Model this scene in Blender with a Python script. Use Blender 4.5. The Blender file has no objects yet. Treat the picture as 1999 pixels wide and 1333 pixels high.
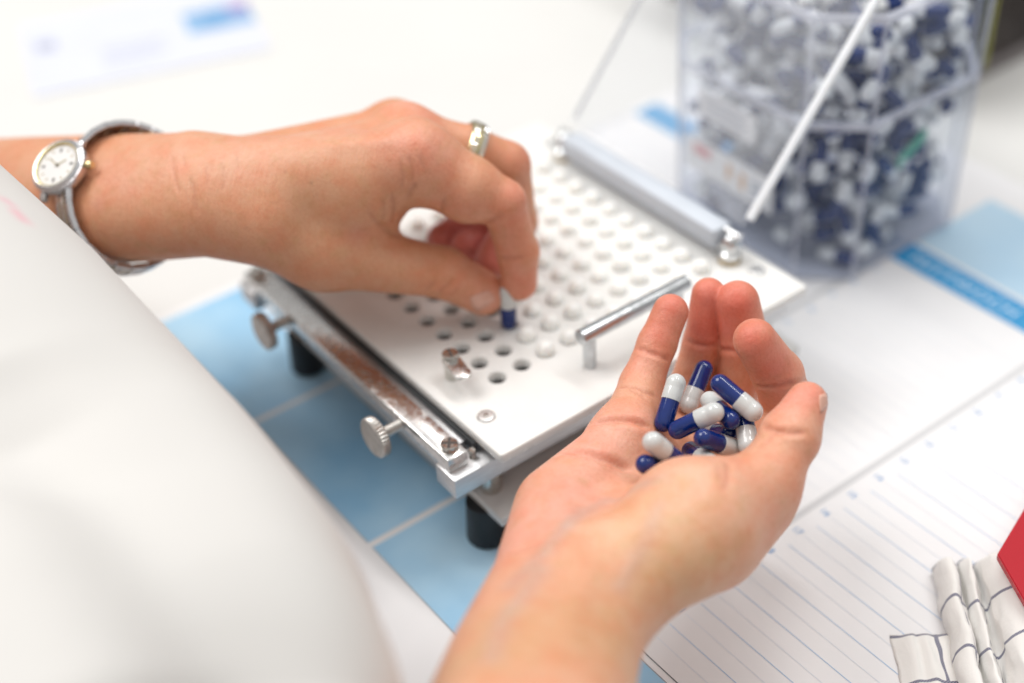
import bpy, bmesh, math, random
import numpy as np
from mathutils import Vector, Matrix

scene = bpy.context.scene
MM = 0.001                                   # everything below is measured in millimetres

# ---------------------------------------------------------------- camera
cam = bpy.data.objects.new('camera', bpy.data.cameras.new('camera'))
scene.collection.objects.link(cam)
cam.location = (-0.25800, -0.38167, 0.44945)
cam.rotation_euler = (0.897547, 0.049089, -0.649156)
cam.data.lens = 50.0
cam.data.sensor_width = 36.0
cam.data.clip_start = 0.02
cam.data.clip_end = 20.0
cam.data.dof.use_dof = True
cam.data.dof.focus_distance = 0.540
cam.data.dof.aperture_fstop = 2.8
cam.data.dof.aperture_blades = 9
scene.camera = cam

# ---------------------------------------------------------------- light: a bright room, soft lamps above
world = bpy.data.worlds.new('World')
scene.world = world
world.use_nodes = True
bg = world.node_tree.nodes['Background']
WN, WL = world.node_tree.nodes, world.node_tree.links
w_tc = WN.new('ShaderNodeTexCoord'); w_sep = WN.new('ShaderNodeSeparateXYZ'); w_ramp = WN.new('ShaderNodeValToRGB')
WL.new(w_tc.outputs['Generated'], w_sep.inputs[0]); WL.new(w_sep.outputs[2], w_ramp.inputs[0])
w_ramp.color_ramp.elements[0].position = 0.0; w_ramp.color_ramp.elements[0].color = (0.37, 0.365, 0.36, 1)      # walls of the room
w_ramp.color_ramp.elements[1].position = 0.95; w_ramp.color_ramp.elements[1].color = (1.0, 0.985, 0.96, 1)     # pale ceiling
WL.new(w_ramp.outputs['Color'], bg.inputs['Color'])
bg.inputs['Strength'].default_value = 0.74

def lamp(name, loc, aim, size, size_y, power, color):
    d = bpy.data.lights.new(name, 'AREA')
    d.shape = 'RECTANGLE'; d.size = size; d.size_y = size_y
    d.energy = power; d.color = color
    o = bpy.data.objects.new(name, d)
    scene.collection.objects.link(o)
    o.location = loc
    o.rotation_euler = (Vector(aim) - Vector(loc)).to_track_quat('-Z', 'Y').to_euler()
    return o
lamp('window_light', (-1.35, 2.0, 3.9), (0.0, 0.1, 0.05), 2.4, 2.0, 112.0, (1.0, 0.985, 0.965))
lamp('ceiling_light', (1.0, 0.15, 2.3), (0.05, 0.0, 0.0), 1.9, 0.22, 27.0, (1.0, 0.985, 0.965))
scene.view_settings.view_transform = 'Standard'
scene.view_settings.look = 'None'
scene.view_settings.exposure = 0.1
scene.view_settings.gamma = 1.0
scene.view_settings.use_curve_mapping = False
scene.cycles.max_bounces = 10
scene.cycles.transparent_max_bounces = 24
scene.cycles.use_denoising = True

# ---------------------------------------------------------------- materials
def material(name, color, rough=0.5, metal=0.0, mottle=0.0, mottle_scale=300.0, bump=0.0, bump_scale=1500.0,
             rough_mottle=0.0, sss=0.0, sss_scale=0.002, coat=0.0, ior=1.45, second=None, stretch=None, specks=0.0):
    m = bpy.data.materials.new(name); m.use_nodes = True
    nt = m.node_tree; N = nt.nodes; L = nt.links
    p = N['Principled BSDF']
    p.inputs['Base Color'].default_value = (*color, 1)
    p.inputs['Roughness'].default_value = rough
    p.inputs['Metallic'].default_value = metal
    p.inputs['IOR'].default_value = ior
    p.inputs['Coat Weight'].default_value = coat
    p.inputs['Coat Roughness'].default_value = 0.08
    if sss:
        p.inputs['Subsurface Weight'].default_value = sss
        p.inputs['Subsurface Scale'].default_value = sss_scale
        p.inputs['Subsurface Radius'].default_value = (1.0, 0.9, 0.8)
    tc = N.new('ShaderNodeTexCoord'); vec = tc.outputs['Object']
    if stretch:
        mp = N.new('ShaderNodeMapping'); mp.inputs['Scale'].default_value = stretch
        L.new(vec, mp.inputs['Vector']); vec = mp.outputs['Vector']
    if mottle:
        nz = N.new('ShaderNodeTexNoise'); nz.inputs['Scale'].default_value = mottle_scale; nz.inputs['Detail'].default_value = 6
        L.new(vec, nz.inputs['Vector'])
        mx = N.new('ShaderNodeMix'); mx.data_type = 'RGBA'
        c2 = second if second else tuple(c * (1 - mottle) for c in color)
        mx.inputs[6].default_value = (*color, 1); mx.inputs[7].default_value = (*c2, 1)
        rp = N.new('ShaderNodeMapRange'); rp.inputs[1].default_value = 0.35; rp.inputs[2].default_value = 0.68
        L.new(nz.outputs['Fac'], rp.inputs[0]); L.new(rp.outputs[0], mx.inputs[0])
        L.new(mx.outputs[2], p.inputs['Base Color'])
        if rough_mottle:
            rr = N.new('ShaderNodeMapRange'); rr.inputs[1].default_value = 0.3; rr.inputs[2].default_value = 0.7
            rr.inputs[3].default_value = max(rough - rough_mottle, 0.02); rr.inputs[4].default_value = rough + rough_mottle
            L.new(nz.outputs['Fac'], rr.inputs[0]); L.new(rr.outputs[0], p.inputs['Roughness'])
    if specks:                                                            # grains of spilt powder
        sz = N.new('ShaderNodeTexNoise'); sz.inputs['Scale'].default_value = 1300; sz.inputs['Detail'].default_value = 2
        s2 = N.new('ShaderNodeTexNoise'); s2.inputs['Scale'].default_value = 70; s2.inputs['Detail'].default_value = 3
        for q in (sz, s2): L.new(tc.outputs['Object'], q.inputs['Vector'])
        ad = N.new('ShaderNodeMath'); ad.operation = 'ADD'
        L.new(sz.outputs['Fac'], ad.inputs[0]); L.new(s2.outputs['Fac'], ad.inputs[1])
        th = N.new('ShaderNodeMapRange'); th.inputs[1].default_value = 1.24 - specks; th.inputs[2].default_value = 1.30 - specks
        L.new(ad.outputs[0], th.inputs[0])
        df = N.new('ShaderNodeBsdfDiffuse'); df.inputs['Color'].default_value = (0.8, 0.79, 0.77, 1)
        ms = N.new('ShaderNodeMixShader'); ou = N['Material Output']
        L.new(th.outputs[0], ms.inputs[0]); L.new(p.outputs[0], ms.inputs[1]); L.new(df.outputs[0], ms.inputs[2])
        L.new(ms.outputs[0], ou.inputs['Surface'])
    if bump:
        bz = N.new('ShaderNodeTexNoise'); bz.inputs['Scale'].default_value = bump_scale; bz.inputs['Detail'].default_value = 4
        L.new(vec, bz.inputs['Vector'])
        b = N.new('ShaderNodeBump'); b.inputs['Strength'].default_value = bump; b.inputs['Distance'].default_value = 0.0004
        L.new(bz.outputs['Fac'], b.inputs['Height']); L.new(b.outputs['Normal'], p.inputs['Normal'])
    return m

# ---------------------------------------------------------------- building helpers (millimetres in, metres out)
def link(o):
    scene.collection.objects.link(o)
    return o

def tag(o, label=None, category=None, group=None, kind=None):
    if label: o['label'] = label
    if category: o['category'] = category
    if group: o['group'] = group
    if kind: o['kind'] = kind
    return o

def thing(name, base, label, category, group=None):
    o = link(bpy.data.objects.new(name, None))
    o.empty_display_size = 0.01
    o.location = Vector(base) * MM
    return tag(o, label, category, group)

def origin_of(o):
    p = Vector((0, 0, 0))
    while o is not None:
        p += Vector(o.location); o = o.parent
    return p / MM

def put(name, bm, mat, parent=None, smooth=False, base=None):
    """bmesh in world millimetres -> one mesh object, under parent or standing at base"""
    org = origin_of(parent) if parent else Vector(base if base else (0, 0, 0))
    me = bpy.data.meshes.new(name)
    bm.normal_update()
    for v in bm.verts:
        v.co = (v.co - org) * MM
    for fc in bm.faces:
        if smooth: fc.smooth = True
    bm.to_mesh(me); bm.free()
    mats = mat if isinstance(mat, (list, tuple)) else [mat]
    for k in mats:
        me.materials.append(k)
    o = link(bpy.data.objects.new(name, me))
    if parent:
        o.parent = parent
    else:
        o.location = org * MM
    if smooth == 'angle':
        me.set_sharp_from_angle(angle=math.radians(35))
    return o

def add_box(bm, x0, x1, y0, y1, z0, z1, bevel=0.0, seg=2, mat=0):
    vs = [bm.verts.new((x, y, z)) for z in (z0, z1) for y in (y0, y1) for x in (x0, x1)]
    fs = [bm.faces.new([vs[i] for i in q]) for q in ((0, 2, 3, 1), (4, 5, 7, 6), (0, 1, 5, 4), (1, 3, 7, 5), (3, 2, 6, 7), (2, 0, 4, 6))]
    for q in fs: q.material_index = mat
    if bevel:
        es = list({e for q in fs for e in q.edges})
        bmesh.ops.bevel(bm, geom=es, offset=bevel, segments=seg, profile=0.5, affect='EDGES')
    return vs

def box(name, x0, x1, y0, y1, z0, z1, mat, parent=None, bevel=0.0, seg=2, base=None):
    bm = bmesh.new(); add_box(bm, x0, x1, y0, y1, z0, z1, bevel, seg)
    return put(name, bm, mat, parent, 'angle' if bevel else False, base)

def frame_of(axis):
    z = Vector(axis).normalized()
    x = Vector((0, 0, 1)).cross(z) if abs(z.z) < 0.9 else Vector((0, 1, 0)).cross(z)
    x.normalize()
    return x, z.cross(x), z

def add_lathe(bm, profile, at=(0, 0, 0), axis=(0, 0, 1), n=24, mat=0, squash=1.0):
    """profile: (radius, height) pairs turned round axis"""
    x, y, z = frame_of(axis); o = Vector(at)
    rings = []
    for r, h in profile:
        if r < 1e-6:
            rings.append([bm.verts.new(o + z * h)])
        else:
            rings.append([bm.verts.new(o + z * h + (x * math.cos(a) + y * math.sin(a) * squash) * r)
                          for a in (2 * math.pi * k / n for k in range(n))])
    for A, B in zip(rings, rings[1:]):
        for k in range(n):
            a0, a1 = A[k % len(A)], A[(k + 1) % len(A)]
            b0, b1 = B[k % len(B)], B[(k + 1) % len(B)]
            q = []
            for v in (a0, a1, b1, b0):
                if v not in q: q.append(v)
            if len(q) > 2:
                bm.faces.new(q).material_index = mat
    return rings

def lathe(name, profile, mat, parent=None, at=(0, 0, 0), axis=(0, 0, 1), n=24, base=None, smooth='angle'):
    bm = bmesh.new(); add_lathe(bm, profile, at, axis, n)
    bmesh.ops.recalc_face_normals(bm, faces=bm.faces)
    return put(name, bm, mat, parent, smooth, base)

def add_sheet(bm, pts, z, mat=0):
    bm.faces.new([bm.verts.new((x, y, z)) for x, y in pts]).material_index = mat

def rect(name, x0, x1, y0, y1, z, mat, parent):
    bm = bmesh.new(); add_sheet(bm, [(x0, y0), (x1, y0), (x1, y1), (x0, y1)], z)
    return put(name, bm, mat, parent)

def text_mesh(name, body, size, at, right, up, mat, parent, spacing=1.0, align='LEFT'):
    """flat printed lettering: baseline start at 'at', reading along 'right'"""
    c = bpy.data.curves.new(name, 'FONT'); c.body = body; c.size = size * MM
    c.space_character = spacing; c.align_x = align
    c.resolution_u = 2
    t = bpy.data.objects.new(name, c)
    dg = bpy.context.evaluated_depsgraph_get()
    link(t); bpy.context.view_layer.update()
    me = bpy.data.meshes.new_from_object(t.evaluated_get(bpy.context.evaluated_depsgraph_get()))
    bpy.data.objects.remove(t); bpy.data.curves.remove(c)
    r = Vector(right).normalized(); u = Vector(up).normalized(); n = r.cross(u)
    me.transform(Matrix((r, u, n)).transposed().to_4x4())
    me.name = name; me.materials.clear(); me.materials.append(mat)
    o = link(bpy.data.objects.new(name, me))
    o.parent = parent
    o.location = Vector(at) * MM - origin_of(parent) * MM
    return o

# ---------------------------------------------------------------- setting: white tabletop
M_TABLE = material('table_laminate', (0.70, 0.696, 0.68), 0.42, mottle=0.03, mottle_scale=9, bump=0.04, bump_scale=900)
bm = bmesh.new(); add_box(bm, -620, 520, -520, 1150, -25, 0, 2)
tag(put('tabletop', bm, M_TABLE), 'plain white tabletop under everything', 'tabletop', kind='structure')

# ---------------------------------------------------------------- desk pad: a weekly planner sheet, one column per day
M_PAPER = material('pad_paper', (0.77, 0.765, 0.775), 0.55, mottle=0.02, mottle_scale=40)
M_GAP = material('pad_grey_band', (0.56, 0.56, 0.57), 0.6)
M_BOX = material('pad_blue_print', (0.45, 0.67, 0.83), 0.36, mottle=0.5, mottle_scale=11, second=(0.20, 0.45, 0.70))
M_HEAD = material('pad_header_print', (0.035, 0.29, 0.58), 0.42)
M_PALE = material('pad_pale_print', (0.50, 0.66, 0.78), 0.45, mottle=0.3, mottle_scale=14, second=(0.42, 0.60, 0.75))
M_RULE = material('pad_rule_ink', (0.20, 0.43, 0.74), 0.6)
M_FINE = material('pad_fine_ink', (0.55, 0.63, 0.75), 0.6)
M_FAINT = material('pad_faint_ink', (0.64, 0.69, 0.77), 0.6)
M_INK = material('pad_black_ink', (0.03, 0.035, 0.05), 0.6)
M_NUM = material('pad_numeral_ink', (0.10, 0.30, 0.60), 0.6)
M_WHITEINK = material('pad_white_lettering', (0.55, 0.70, 0.82), 0.6)
pad = thing('desk_pad', (100, 0, 0), 'large paper desk pad planner with blue boxes and ruled lines under the machine', 'desk pad')
bm = bmesh.new(); add_box(bm, -170, 372, -330, 219, 0.3, 1.2, 0.4, 1)
put('sheet', bm, M_PAPER, pad)
DAYS = ['MONTAG', 'DIENSTAG', 'MITTWOCH', 'DONNERSTAG', 'FREITAG']
for k, y1 in enumerate((213.1, 109.8, 5.8, -99.0, -203)):
    y0 = y1 - 100.5
    rect('blue_box', -67, -18.2, y0, y1, 1.30, M_BOX, pad)
    for x in (-67.3, -18.0):
        rect('box_border', x - 0.12, x + 0.12, y0, y1, 1.40, M_INK, pad)
    rect('box_border', -15.0, -14.6, y0, y1, 1.40, M_INK, pad)
    rect('column_band', -14, 262, y1, y1 + 3.4, 1.30, M_GAP, pad)
    rect('day_header', 262, 281, y0, y1, 1.30, M_HEAD, pad)
    if y1 < 60: rect('pale_box', 284, 346, y0, y1, 1.30, M_PALE, pad)
    if -150 < y1 < 60:
        text_mesh('day_name', DAYS[k], 11.5, (267, y1 - 8, 1.42), (0, -1, 0), (1, 0, 0), M_WHITEINK, pad, 1.1)
    if y1 < -200:
        continue
    for n in range(15):
        x = 2.6 + 16.9 * n
        rect('ruled_line', x - 0.10, x + 0.10, y0 + 2, y1 - 8, 1.40, M_RULE if y1 < -50 else M_FAINT, pad)
        rect('fine_line', x - 8.45 - 0.07, x - 8.45 + 0.07, y0 + 2, y1 - 8, 1.40, M_FINE if y1 < -50 else M_FAINT, pad)
        text_mesh('hour_numeral', str(21 - n), 4.6, (x + 7.3, y1 - 2.2, 1.42), (0, -1, 0), (1, 0, 0), M_NUM, pad, 1.05)

# ---------------------------------------------------------------- hand-operated capsule filling machine
M_PLATE = material('white_polymer', (0.80, 0.795, 0.775), 0.33, mottle=0.07, mottle_scale=45, rough_mottle=0.12, sss=0.15, sss_scale=0.002, bump=0.03, bump_scale=1200)
M_SLAB = material('base_polymer', (0.66, 0.655, 0.64), 0.45, mottle=0.05, mottle_scale=60)
M_ALU = material('brushed_aluminium', (0.66, 0.66, 0.67), 0.42, metal=1.0, mottle=0.12, mottle_scale=160, rough_mottle=0.07, stretch=(1, 1, 6))
M_CHROME = material('worn_chrome', (0.72, 0.71, 0.70), 0.24, metal=1.0, mottle=0.18, mottle_scale=320, rough_mottle=0.10, bump=0.04, bump_scale=700, specks=0.02)
M_BRIGHT = material('bright_chrome', (0.74, 0.75, 0.76), 0.17, metal=1.0, mottle=0.1, mottle_scale=400, rough_mottle=0.06)
M_SATIN = material('zinc_screw', (0.78, 0.78, 0.77), 0.38, metal=1.0, mottle=0.1, mottle_scale=400)
M_HANDLE = material('handle_chrome', (0.60, 0.62, 0.64), 0.2, metal=1.0, mottle=0.15, mottle_scale=300, rough_mottle=0.08, specks=0.02)
M_NICKEL = material('nickel_screw', (0.62, 0.60, 0.56), 0.24, metal=1.0, mottle=0.2, mottle_scale=500, rough_mottle=0.1)
M_KNURL = material('matt_nickel', (0.60, 0.58, 0.55), 0.42, metal=1.0, mottle=0.2, mottle_scale=300, rough_mottle=0.08)
M_BRASS = material('old_brass', (0.42, 0.30, 0.14), 0.35, metal=1.0, mottle=0.3, mottle_scale=300)
M_DARK = material('gap_shade', (0.05, 0.055, 0.06), 0.5)
M_RAIL = material('grey_rail', (0.42, 0.42, 0.43), 0.38, metal=0.9, mottle=0.2, mottle_scale=200)
M_RUBBER = material('black_rubber', (0.012, 0.012, 0.014), 0.45, mottle=0.3, mottle_scale=200)
M_SLOT = material('shaded_screw_slot', (0.06, 0.05, 0.045), 0.6)  # slot is a flat face; the groove's shade is put into its colour
M_ACRYL = bpy.data.materials.new('clear_acrylic')
TOP = 64.0
PITCH = 13.0
mach = thing('capsule_filling_machine', (58, 58, 0), 'white plate capsule filling machine on black feet, metal frame and raised clear lid', 'machine')

# top plate: ten by ten real holes
def plate_with_holes(x0, x1, y0, y1, z0, z1, r, n=24):
    bm = bmesh.new()
    g0, g1 = -PITCH / 2, PITCH * 9.5
    def P(x, y, z): return bm.verts.new((x, y, z))
    for i in range(10):
        for j in range(10):
            cx, cy = i * PITCH, j * PITCH
            for z, up in ((z1, True), (z0, False)):
                sq, ci, ch = [], [], []
                for k in range(n):
                    a = 2 * math.pi * (k + 0.5) / n if False else 2 * math.pi * k / n
                    c, s = math.cos(a), math.sin(a)
                    m = PITCH / 2 / max(abs(c), abs(s))
                    sq.append(P(cx + c * m, cy + s * m, z))
                    ci.append(P(cx + c * (r + 0.35), cy + s * (r + 0.35), z))
                    ch.append(P(cx + c * r, cy + s * r, z - 0.35 if up else z))
                for k in range(n):
                    l = (k + 1) % n
                    q = [sq[k], sq[l], ci[l], ci[k]]
                    w = [ci[k], ci[l], ch[l], ch[k]]
                    bm.faces.new(q if up else q[::-1])
                    if up: bm.faces.new(w)
                if up: upper = ch
                else: lower = ci
            # wall of the hole
            low = [P(cx + math.cos(2 * math.pi * k / n) * r, cy + math.sin(2 * math.pi * k / n) * r, z0) for k in range(n)]
            for k in range(n):
                l = (k + 1) % n
                f = bm.faces.new([upper[k], upper[l], low[l], low[k]]); f.smooth = True
    # rim of the plate with rounded corners and a softened edge
    def loop(inset, z, rad=1.6, seg=6):
        pts = []
        for cx, cy, a0 in ((x1 - rad, y1 - rad, 0), (x0 + rad, y1 - rad, 90), (x0 + rad, y0 + rad, 180), (x1 - rad, y0 + rad, 270)):
            for s in range(seg + 1):
                a = math.radians(a0 + 90 * s / seg)
                pts.append(P(cx + math.cos(a) * (rad - inset), cy + math.sin(a) * (rad - inset), z))
        return pts
    loops = [loop(0.8, z1), loop(0.25, z1 - 0.2), loop(0, z1 - 0.75), loop(0, z0 + 0.5), loop(0.5, z0)]
    m = len(loops[0])
    for A, B in zip(loops, loops[1:]):
        for k in range(m):
            l = (k + 1) % m
            bm.faces.new([A[l], A[k], B[k], B[l]]).smooth = True
    for z, L_, up in ((z1, loops[0], True), (z0, loops[-1], False)):
        inner = [P(g1, g1, z), P(g0, g1, z), P(g0, g0, z), P(g1, g0, z)]
        q = m // 4
        for c in range(4):
            arc = L_[c * q:(c + 1) * q]
            nxt = L_[((c + 1) * q) % m]
            a = arc + [nxt, inner[(c + 1) % 4], inner[c]]
            f = bm.faces.new(a if up else a[::-1])
    return bm
put('plate', plate_with_holes(-28, 145, -40, 157, TOP - 4.6, TOP, 3.95), M_PLATE, mach)

# countersunk screws at the plate corners
def slot_screw(at, r, h, parent, mat, name='screw', turn=0.4, axis=(0, 0, 1), cross=False):
    s = lathe(name, [(0, h), (r * 0.90, h), (r, h * 0.86), (r, 0)], mat, parent, at, axis, 24)
    x, y, z = frame_of(axis)
    bm = bmesh.new()
    for t in ((turn, turn + math.pi / 2) if cross else (turn,)):
        c = x * math.cos(t) + y * math.sin(t); d = z.cross(c)
        o = Vector(at) + z * (h + 0.03 + 0.01 * (t != turn))
        bm.faces.new([bm.verts.new(o + c * (r * 0.9 * sx) + d * (r * 0.17 * sy)) for sx, sy in ((-1, -1), (1, -1), (1, 1), (-1, 1))])
    put('slot', bm, M_SLOT, s)
    return s
for x in (-18.3, 135.8):
    for y in (-17, 134):
        s = lathe('plate_screw', [(0, 0.5), (2.2, 0.95), (3.4, 0.7), (4.0, 0.06), (4.0, -0.4)], M_SATIN, mach, (x, y, TOP), n=24)
        lathe('recess', [(0, 1.02), (0.9, 1.0), (1.0, 0.98)], M_NICKEL, s, (x, y, TOP), n=12)

# handle: a round bar on two posts
lathe('handle_bar', [(0, 0), (3.2, 0), (3.6, 0.4), (3.6, 59.6), (3.2, 60), (0, 60)], M_HANDLE, mach, (29.5, -19.5, TOP + 17.5), (1, 0, 0), 32)
for x in (34.7, 84.3):
    lathe('handle_post', [(2.9, 0), (2.9, 15.2)], M_HANDLE, mach, (x, -19.3, TOP), n=24)

# turning latch with its screw
lp = lathe('latch_post', [(0, 8.4), (3.0, 8.4), (3.0, 0)], M_NICKEL, mach, (-14.4, 12.6, TOP), n=20)
bm = bmesh.new()
ring = []
la, lb = Vector((-14.2, 12.8, 0)), Vector((-16.0, 1.8, 0))
dv = (lb - la).normalized(); nv = Vector((-dv.y, dv.x, 0))
for c, a0 in ((lb, -90), (la, 90)):
    for s in range(9):
        a = math.radians(a0 + 180 * s / 8)
        ring.append(c + (dv * math.cos(a) + nv * math.sin(a)) * 3.7)
bot = [bm.verts.new((p.x, p.y, TOP + 8.4)) for p in ring]; top = [bm.verts.new((p.x, p.y, TOP + 10.4)) for p in ring]
bm.faces.new(top); bm.faces.new(bot[::-1])
for k in range(len(ring)):
    l = (k + 1) % len(ring); bm.faces.new([bot[k], bot[l], top[l], top[k]])
es = [e for e in bm.edges if abs(e.verts[0].co.z - e.verts[1].co.z) < 0.01]
bmesh.ops.bevel(bm, geom=es, offset=0.4, segments=2, profile=0.5, affect='EDGES')
put('latch_plate', bm, M_CHROME, mach, 'angle')
slot_screw((-14.2, 12.8, TOP + 10.4), 3.5, 2.6, mach, M_NICKEL, 'latch_screw', 1.2)

# aluminium cross beams, the clamp bar over their ends and the rails beside the plate
for y0, y1 in ((-31, -17), (134, 148)):
    box('cross_beam', -45, 142, y0, y1, 44, 54, M_ALU, mach, 0.7)
for x0 in (-44,):
    cb = box('clamp_bar', x0, x0 + 9.6, -26, 143, 54.02, 61.2, M_CHROME, mach, 0.5)
    for y in (-20.2, 137):
        slot_screw((x0 + 4.9, y, 61.2), 3.7, 2.9, cb, M_NICKEL, 'clamp_screw', 0.9 if y < 0 else 2.0, cross=y < 0)
for x0 in (-33.2, 138.0):
    box('guide_rail', x0, x0 + 4.2, -17, 134, 51, 57.4, M_RAIL, mach, 0.4)
box('gap_shade_strip', -28.9, -27.6, -22, 139, 54.1, 58.8, M_DARK, mach, 0.2)  # dark strip stands in for the shadowed gap below the plate edge
box('middle_plate', -26.2, 137.8, -16.8, 133.8, 47, 53.5, M_RAIL, mach, 0.4)
for y in (-24, 141):
    for x in (-31, 140):
        lathe('rail_pin', [(0, 4.2), (1.3, 4.2), (1.6, 3.8), (1.6, 0)], M_NICKEL, mach, (x, y, 54), n=14)

# knurled thumb screws through the clamp bar
def thumb_screw(y, z):
    t = lathe('thumb_screw_shaft', [(2.4, 0), (2.4, 12)] if False else [(2.25 + 0.28 * (i % 2), i * 0.55) for i in range(20)], M_BRASS if False else M_KNURL, mach, (-44, y, z), (-1, 0, 0), 18)
    bm = bmesh.new(); n = 72
    prof = [(0, 14.6), (8.2, 14.6), (9.0, 14.0), (9.0, 11.0), (8.4, 10.4), (3.0, 10.2), (2.4, 9)]
    rings = add_lathe(bm, prof, (-44, y, z), (-1, 0, 0), n)
    for ri in (2, 3):
        for k in range(0, n, 2):
            v = rings[ri][k]; d = v.co - Vector((v.co.x, y, z)); v.co = v.co - d.normalized() * 0.55
    bmesh.ops.recalc_face_normals(bm, faces=bm.faces)
    put('knurled_head', bm, M_KNURL, t, 'angle')
for y, z in ((8.5, 57.4), (101.5, 57.4)):
    thumb_screw(y, z)

# base slab, spacers and rubber feet
box('base_slab', -28.2, 146, -37.6, 155, 22, 27, M_SLAB, mach, 0.6)
for x in (-20.5, 138):
    for y in (-20, 137):
        lathe('spacer', [(4.6, 27), (4.6, 44)], M_NICKEL, mach, (x, y, 0), n=20)
for x in (-24.6, 141.5):
    for y in (-20.5, 130):
        lathe('rubber_foot', [(0, 0.6), (8.6, 0.6), (9.2, 1.6), (8.3, 22), (0, 22)], M_RUBBER, mach, (x, y, 1.0), n=32)

# hinge bar on two pillars, and the clear lid standing open
M_HINGE = material('satin_anodised', (0.56, 0.60, 0.66), 0.6, metal=0.25, mottle=0.06, mottle_scale=60)
hb = box('hinge_bar', 126.5, 138, 2.5, 114.5, 70, 80, M_HINGE, mach, 1.2, 3)
for y in (-2.6, 119.6):
    pl = lathe('hinge_pillar', [(0, 14.6), (1.6, 14.2), (3.6, 12.6), (4.7, 9.6), (4.7, 8.4), (3.9, 6.0), (4.9, 5.2), (4.9, 0)], M_BRIGHT, mach, (132.5, y, TOP), n=28)
    lathe('brass_ring', [(5.3, 0), (5.3, 1.8), (4.9, 2.2)], M_BRASS, pl, (132.5, y, TOP), n=28)
    lathe('hinge_pin', [(0, -3.5), (1.9, -3.5), (1.9, 6), (0, 6)], M_BRIGHT, pl, (134.5, y, TOP + 13.6), (0, 1, 0) if y < 50 else (0, -1, 0), 16)

def clear_plastic(m, tint, rough=0.03, haze=0.06, haze_color=(0.85, 0.88, 0.93)):
    m.use_nodes = True
    N = m.node_tree.nodes; L = m.node_tree.links; N.clear()
    out = N.new('ShaderNodeOutputMaterial')
    tr = N.new('ShaderNodeBsdfTransparent'); tr.inputs['Color'].default_value = (*tint, 1)
    gl = N.new('ShaderNodeBsdfGlossy'); gl.inputs['Roughness'].default_value = rough
    df = N.new('ShaderNodeBsdfDiffuse'); df.inputs['Color'].default_value = (*haze_color, 1)
    lw = N.new('ShaderNodeLayerWeight'); lw.inputs['Blend'].default_value = 0.5
    pw = N.new('ShaderNodeMath'); pw.operation = 'POWER'; pw.inputs[1].default_value = 5.0
    fr = N.new('ShaderNodeMath'); fr.operation = 'MULTIPLY_ADD'; fr.inputs[1].default_value = 0.5; fr.inputs[2].default_value = 0.025
    L.new(lw.outputs['Facing'], pw.inputs[0]); L.new(pw.outputs[0], fr.inputs[0])
    m1 = N.new('ShaderNodeMixShader'); m1.inputs[0].default_value = haze
    m2 = N.new('ShaderNodeMixShader')
    L.new(tr.outputs[0], m1.inputs[1]); L.new(df.outputs[0], m1.inputs[2])
    L.new(fr.outputs[0], m2.inputs[0]); L.new(m1.outputs[0], m2.inputs[1]); L.new(gl.outputs[0], m2.inputs[2])
    L.new(m2.outputs[0], out.inputs['Surface'])
clear_plastic(M_ACRYL, (0.985, 0.99, 0.995), haze=0.11)
M_EDGE = material('lit_acrylic_edge', (0.86, 0.89, 0.93), 0.25, sss=0.4, sss_scale=0.004)  # light piped to the cut edge is put into this pale colour
lid_dir = Vector((math.cos(math.radians(50)), 0, math.sin(math.radians(50))))
lid_nrm = Vector((-lid_dir.z, 0, lid_dir.x))
def lid_slab(name, s0, s1, y0, y1, t0, t1, mat):
    bm = bmesh.new(); o = Vector((139, 0, 78))
    vs = add_box(bm, s0, s1, y0, y1, t0, t1)
    for v in bm.verts:
        c = v.co.copy(); v.co = o + lid_dir * c.x + Vector((0, c.y, 0)) + lid_nrm * c.z
    return put(name, bm, mat, mach)
lid_slab('clear_lid', 2, 170, -3.4, 120.4, 0, 4, M_ACRYL)
lid_slab('lid_edge', 6, 170, -6.6, -3.6, 0.4, 3.6, M_EDGE)
lid_slab('lid_edge', 6, 170, 120.6, 121.0, 0.4, 3.6, M_EDGE)

# ---------------------------------------------------------------- capsules
M_CAPW = material('capsule_pale_gelatin', (0.60, 0.62, 0.615), 0.12, sss=0.2, sss_scale=0.0015, coat=0.3, mottle=0.06, mottle_scale=250)
M_CAPB = material('capsule_blue_gelatin', (0.003, 0.022, 0.165), 0.09, coat=0.35, mottle=0.25, mottle_scale=300)
M_SEAT = material('capsule_seated_gelatin', (0.88, 0.88, 0.85), 0.3, sss=0.9, sss_scale=0.005, mottle=0.05, mottle_scale=300)
def dome(r, z, up, n=5):
    pts = [(r * math.cos(math.radians(a)), z + (1 if up else -1) * r * math.sin(math.radians(a))) for a in [90 * k / n for k in range(n + 1)]]
    pts[-1] = (0, pts[-1][1])
    return pts
def capsule_meshes(seg, rings, fine):
    out = []
    for which in ('cap', 'body'):
        bm = bmesh.new()
        if which == 'cap':
            prof = [(3.5, 0.85), (3.78, 0.9), (3.82, 1.2)]
            prof += ([(3.82, 5.5), (3.77, 5.8), (3.82, 6.1)] if fine else []) + [(3.82, 7.6)] + dome(3.82, 7.68, True, rings)[0:]
        else:
            prof = dome(3.62, -7.88, False, rings)[::-1] + [(3.62, 1.6)]
        add_lathe(bm, prof, n=seg)
        bmesh.ops.recalc_face_normals(bm, faces=bm.faces)
        for v in bm.verts: v.co *= MM
        for q in bm.faces: q.smooth = True
        me = bpy.data.meshes.new('capsule_' + which); bm.to_mesh(me); bm.free()
        me.materials.append(M_CAPW if which == 'cap' else M_CAPB)
        if fine: me.set_sharp_from_angle(angle=math.radians(50))
        out.append(me)
    return out
FINE = capsule_meshes(32, 8, True)
COARSE = capsule_meshes(14, 3, False)
M_CAPL = material('capsule_brightened_gelatin', (0.80, 0.81, 0.81), 0.22, mottle=0.06, mottle_scale=250)  # brighter copy of the pale cap, making up for light lost in the box
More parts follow.
